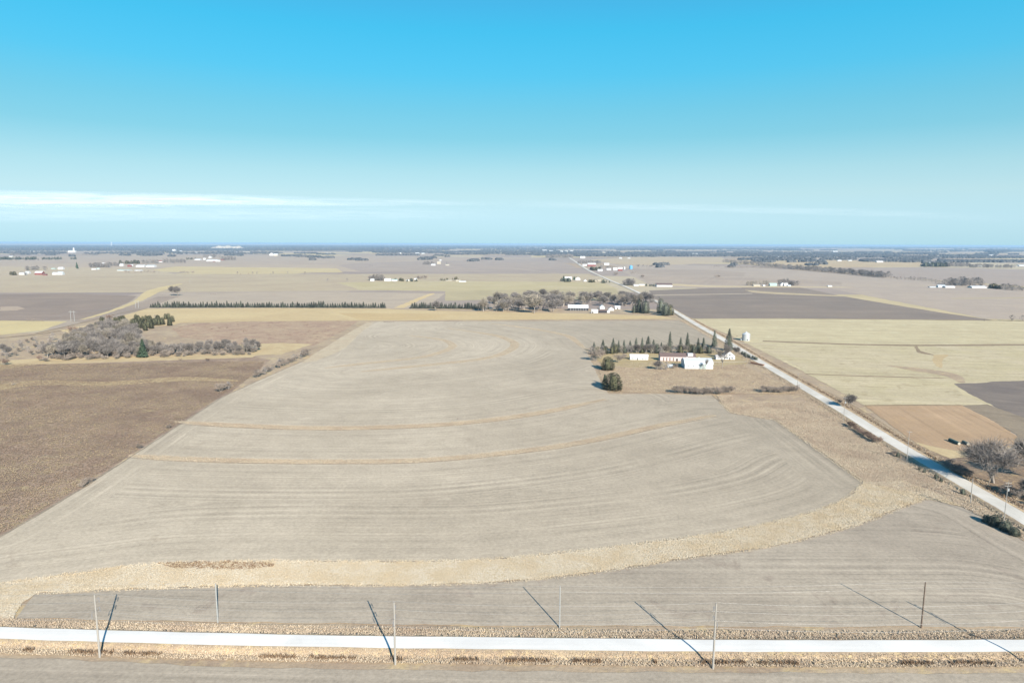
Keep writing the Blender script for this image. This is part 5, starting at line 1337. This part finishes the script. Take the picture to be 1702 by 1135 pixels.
# ================================================================== CLOUD STREAKS, HAZE
CLZ = 8000.0
def cloud(px, label, dens):
    P = []
    for x, y in px:
        d = ray(x, y); t_ = (CLZ - CAM_H) / d[2]; P.append(Vector((d[0] * t_, d[1] * t_, CLZ)))
    P = ragged(P, 3000, 200)
    T = tessellate_polygon([P]); me = mesh_np('cloud', [tuple(p_) for p_ in P], [tuple(q_) for q_ in T])
    # distance from the cloud's edge, for its thinning rim
    return me, P
def cloud_strip(name, top, bot, mat, label, nx=90, ny=14):
    """sheet of thin ice cloud 8 km up; v runs across the streak, u along it"""
    V, T, uv = [], [], []
    def at(c, x):
        for (xa, ya), (xb, yb) in zip(c[:-1], c[1:]):
            if xa <= x <= xb: return ya + (yb - ya) * (x - xa) / (xb - xa)
        return c[-1][1]
    x0, x1 = top[0][0], top[-1][0]
    for i in range(nx + 1):
        x = x0 + (x1 - x0) * i / nx
        for j in range(ny + 1):
            y = at(top, x) + (at(bot, x) - at(top, x)) * j / ny
            d = ray(x, y); t_ = (CLZ - CAM_H) / d[2]; V.append((d[0] * t_, d[1] * t_, CLZ)); uv.append((i / nx, j / ny))
    for i in range(nx):
        for j in range(ny):
            a = i * (ny + 1) + j; T.append((a, a + 1, a + ny + 2, a + ny + 1))
    me = mesh_np(name, V, T); at_ = me.attributes.new('rim', 'FLOAT_VECTOR', 'POINT'); at_.data.foreach_set('vector', np.array([(u, v_, 0) for u, v_ in uv], np.float32).ravel())
    o = link(name, me, mat); tag(o, label, 'cloud', None, 'stuff'); return o
def mat_cloud(name, strength, fade_right=True):
    t = NT(name); a = t.n.new('ShaderNodeAttribute'); a.attribute_name = 'rim'
    s = t.n.new('ShaderNodeSeparateXYZ'); t.l.new(a.outputs['Vector'], s.inputs[0])
    v = s.outputs[1]; u = s.outputs[0]
    prof = t.math('MULTIPLY', t.rng(v, 0.0, 0.35, 0, 1), t.rng(v, 1.0, 0.72, 0, 1))
    ends = t.math('MULTIPLY', t.rng(u, 1.0, 0.45, 0, 1), t.rng(u, 0.0, 0.04, 0, 1)) if fade_right else t.math('MULTIPLY', t.rng(u, 1.0, 0.7, 0, 1), t.rng(u, 0.0, 0.3, 0, 1))
    w_ = t.noise(t.mapv(t.pos(), (1 / 16000.0, 1 / 14000.0, 1)), 1.0, 6, 0.6, dist=1.2)
    w2 = t.rng(w_, 0.32, 0.62, 0.15, 1.15)
    al = t.math('MULTIPLY', t.math('MULTIPLY', t.math('MULTIPLY', prof, ends), w2), strength, True)
    tr = t.n.new('ShaderNodeBsdfTransparent'); df = t.n.new('ShaderNodeBsdfTranslucent'); d2 = t.n.new('ShaderNodeBsdfDiffuse')
    for q_ in (df, d2): q_.inputs['Color'].default_value = (.95, .95, .95, 1)
    m1 = t.n.new('ShaderNodeMixShader'); m1.inputs[0].default_value = .3; t.l.new(df.outputs[0], m1.inputs[1]); t.l.new(d2.outputs[0], m1.inputs[2])
    m2 = t.n.new('ShaderNodeMixShader'); t.l.new(al, m2.inputs[0]); t.l.new(tr.outputs[0], m2.inputs[1]); t.l.new(m1.outputs[0], m2.inputs[2])
    out = [n_ for n_ in t.n if n_.type == 'OUTPUT_MATERIAL'][0]; t.l.new(m2.outputs[0], out.inputs[0]); t.n.remove(t.b)
    return t.m
cloud_strip('cloud', [(-300, 311), (0, 315), (300, 320), (600, 328), (860, 336)], [(-300, 352), (0, 349), (300, 346), (600, 344), (860, 342)], mat_cloud('cirrus', 0.62), 'long thin white cloud streak tapering to the right above the horizon')
cloud_strip('cloud', [(760, 328), (1100, 336), (1500, 348), (1700, 358)], [(760, 346), (1100, 352), (1500, 362), (1700, 374)], mat_cloud('thin_cirrus', 0.10, False), 'very faint cloud wisp continuing to the right of the white streak')
cloud_strip('cloud', [(-400, 338), (300, 340), (900, 344)], [(-400, 372), (300, 370), (900, 366)], mat_cloud('veil', 0.16, False), 'faint milky veil under the white cloud streak at the left')

HZ = 84000.0
m = MB(); m.box(-HZ, HZ, -HZ, HZ, -1.0, 112.5)
o = m.build('haze', None); o['kind'] = 'stuff'; o['label'] = 'thin blue air between the camera and the horizon'; o['category'] = 'haze'
hm = bpy.data.materials.new('haze'); hm.use_nodes = True; hn = hm.node_tree.nodes; hn.clear()
ho = hn.new('ShaderNodeOutputMaterial'); pv = hn.new('ShaderNodeVolumePrincipled')
pv.inputs['Color'].default_value = (0.33, 0.52, 0.74, 1); pv.inputs['Density'].default_value = 4.0e-5; pv.inputs['Anisotropy'].default_value = 0.0
hm.node_tree.links.new(pv.outputs[0], ho.inputs['Volume'])
o.data.materials.append(hm)
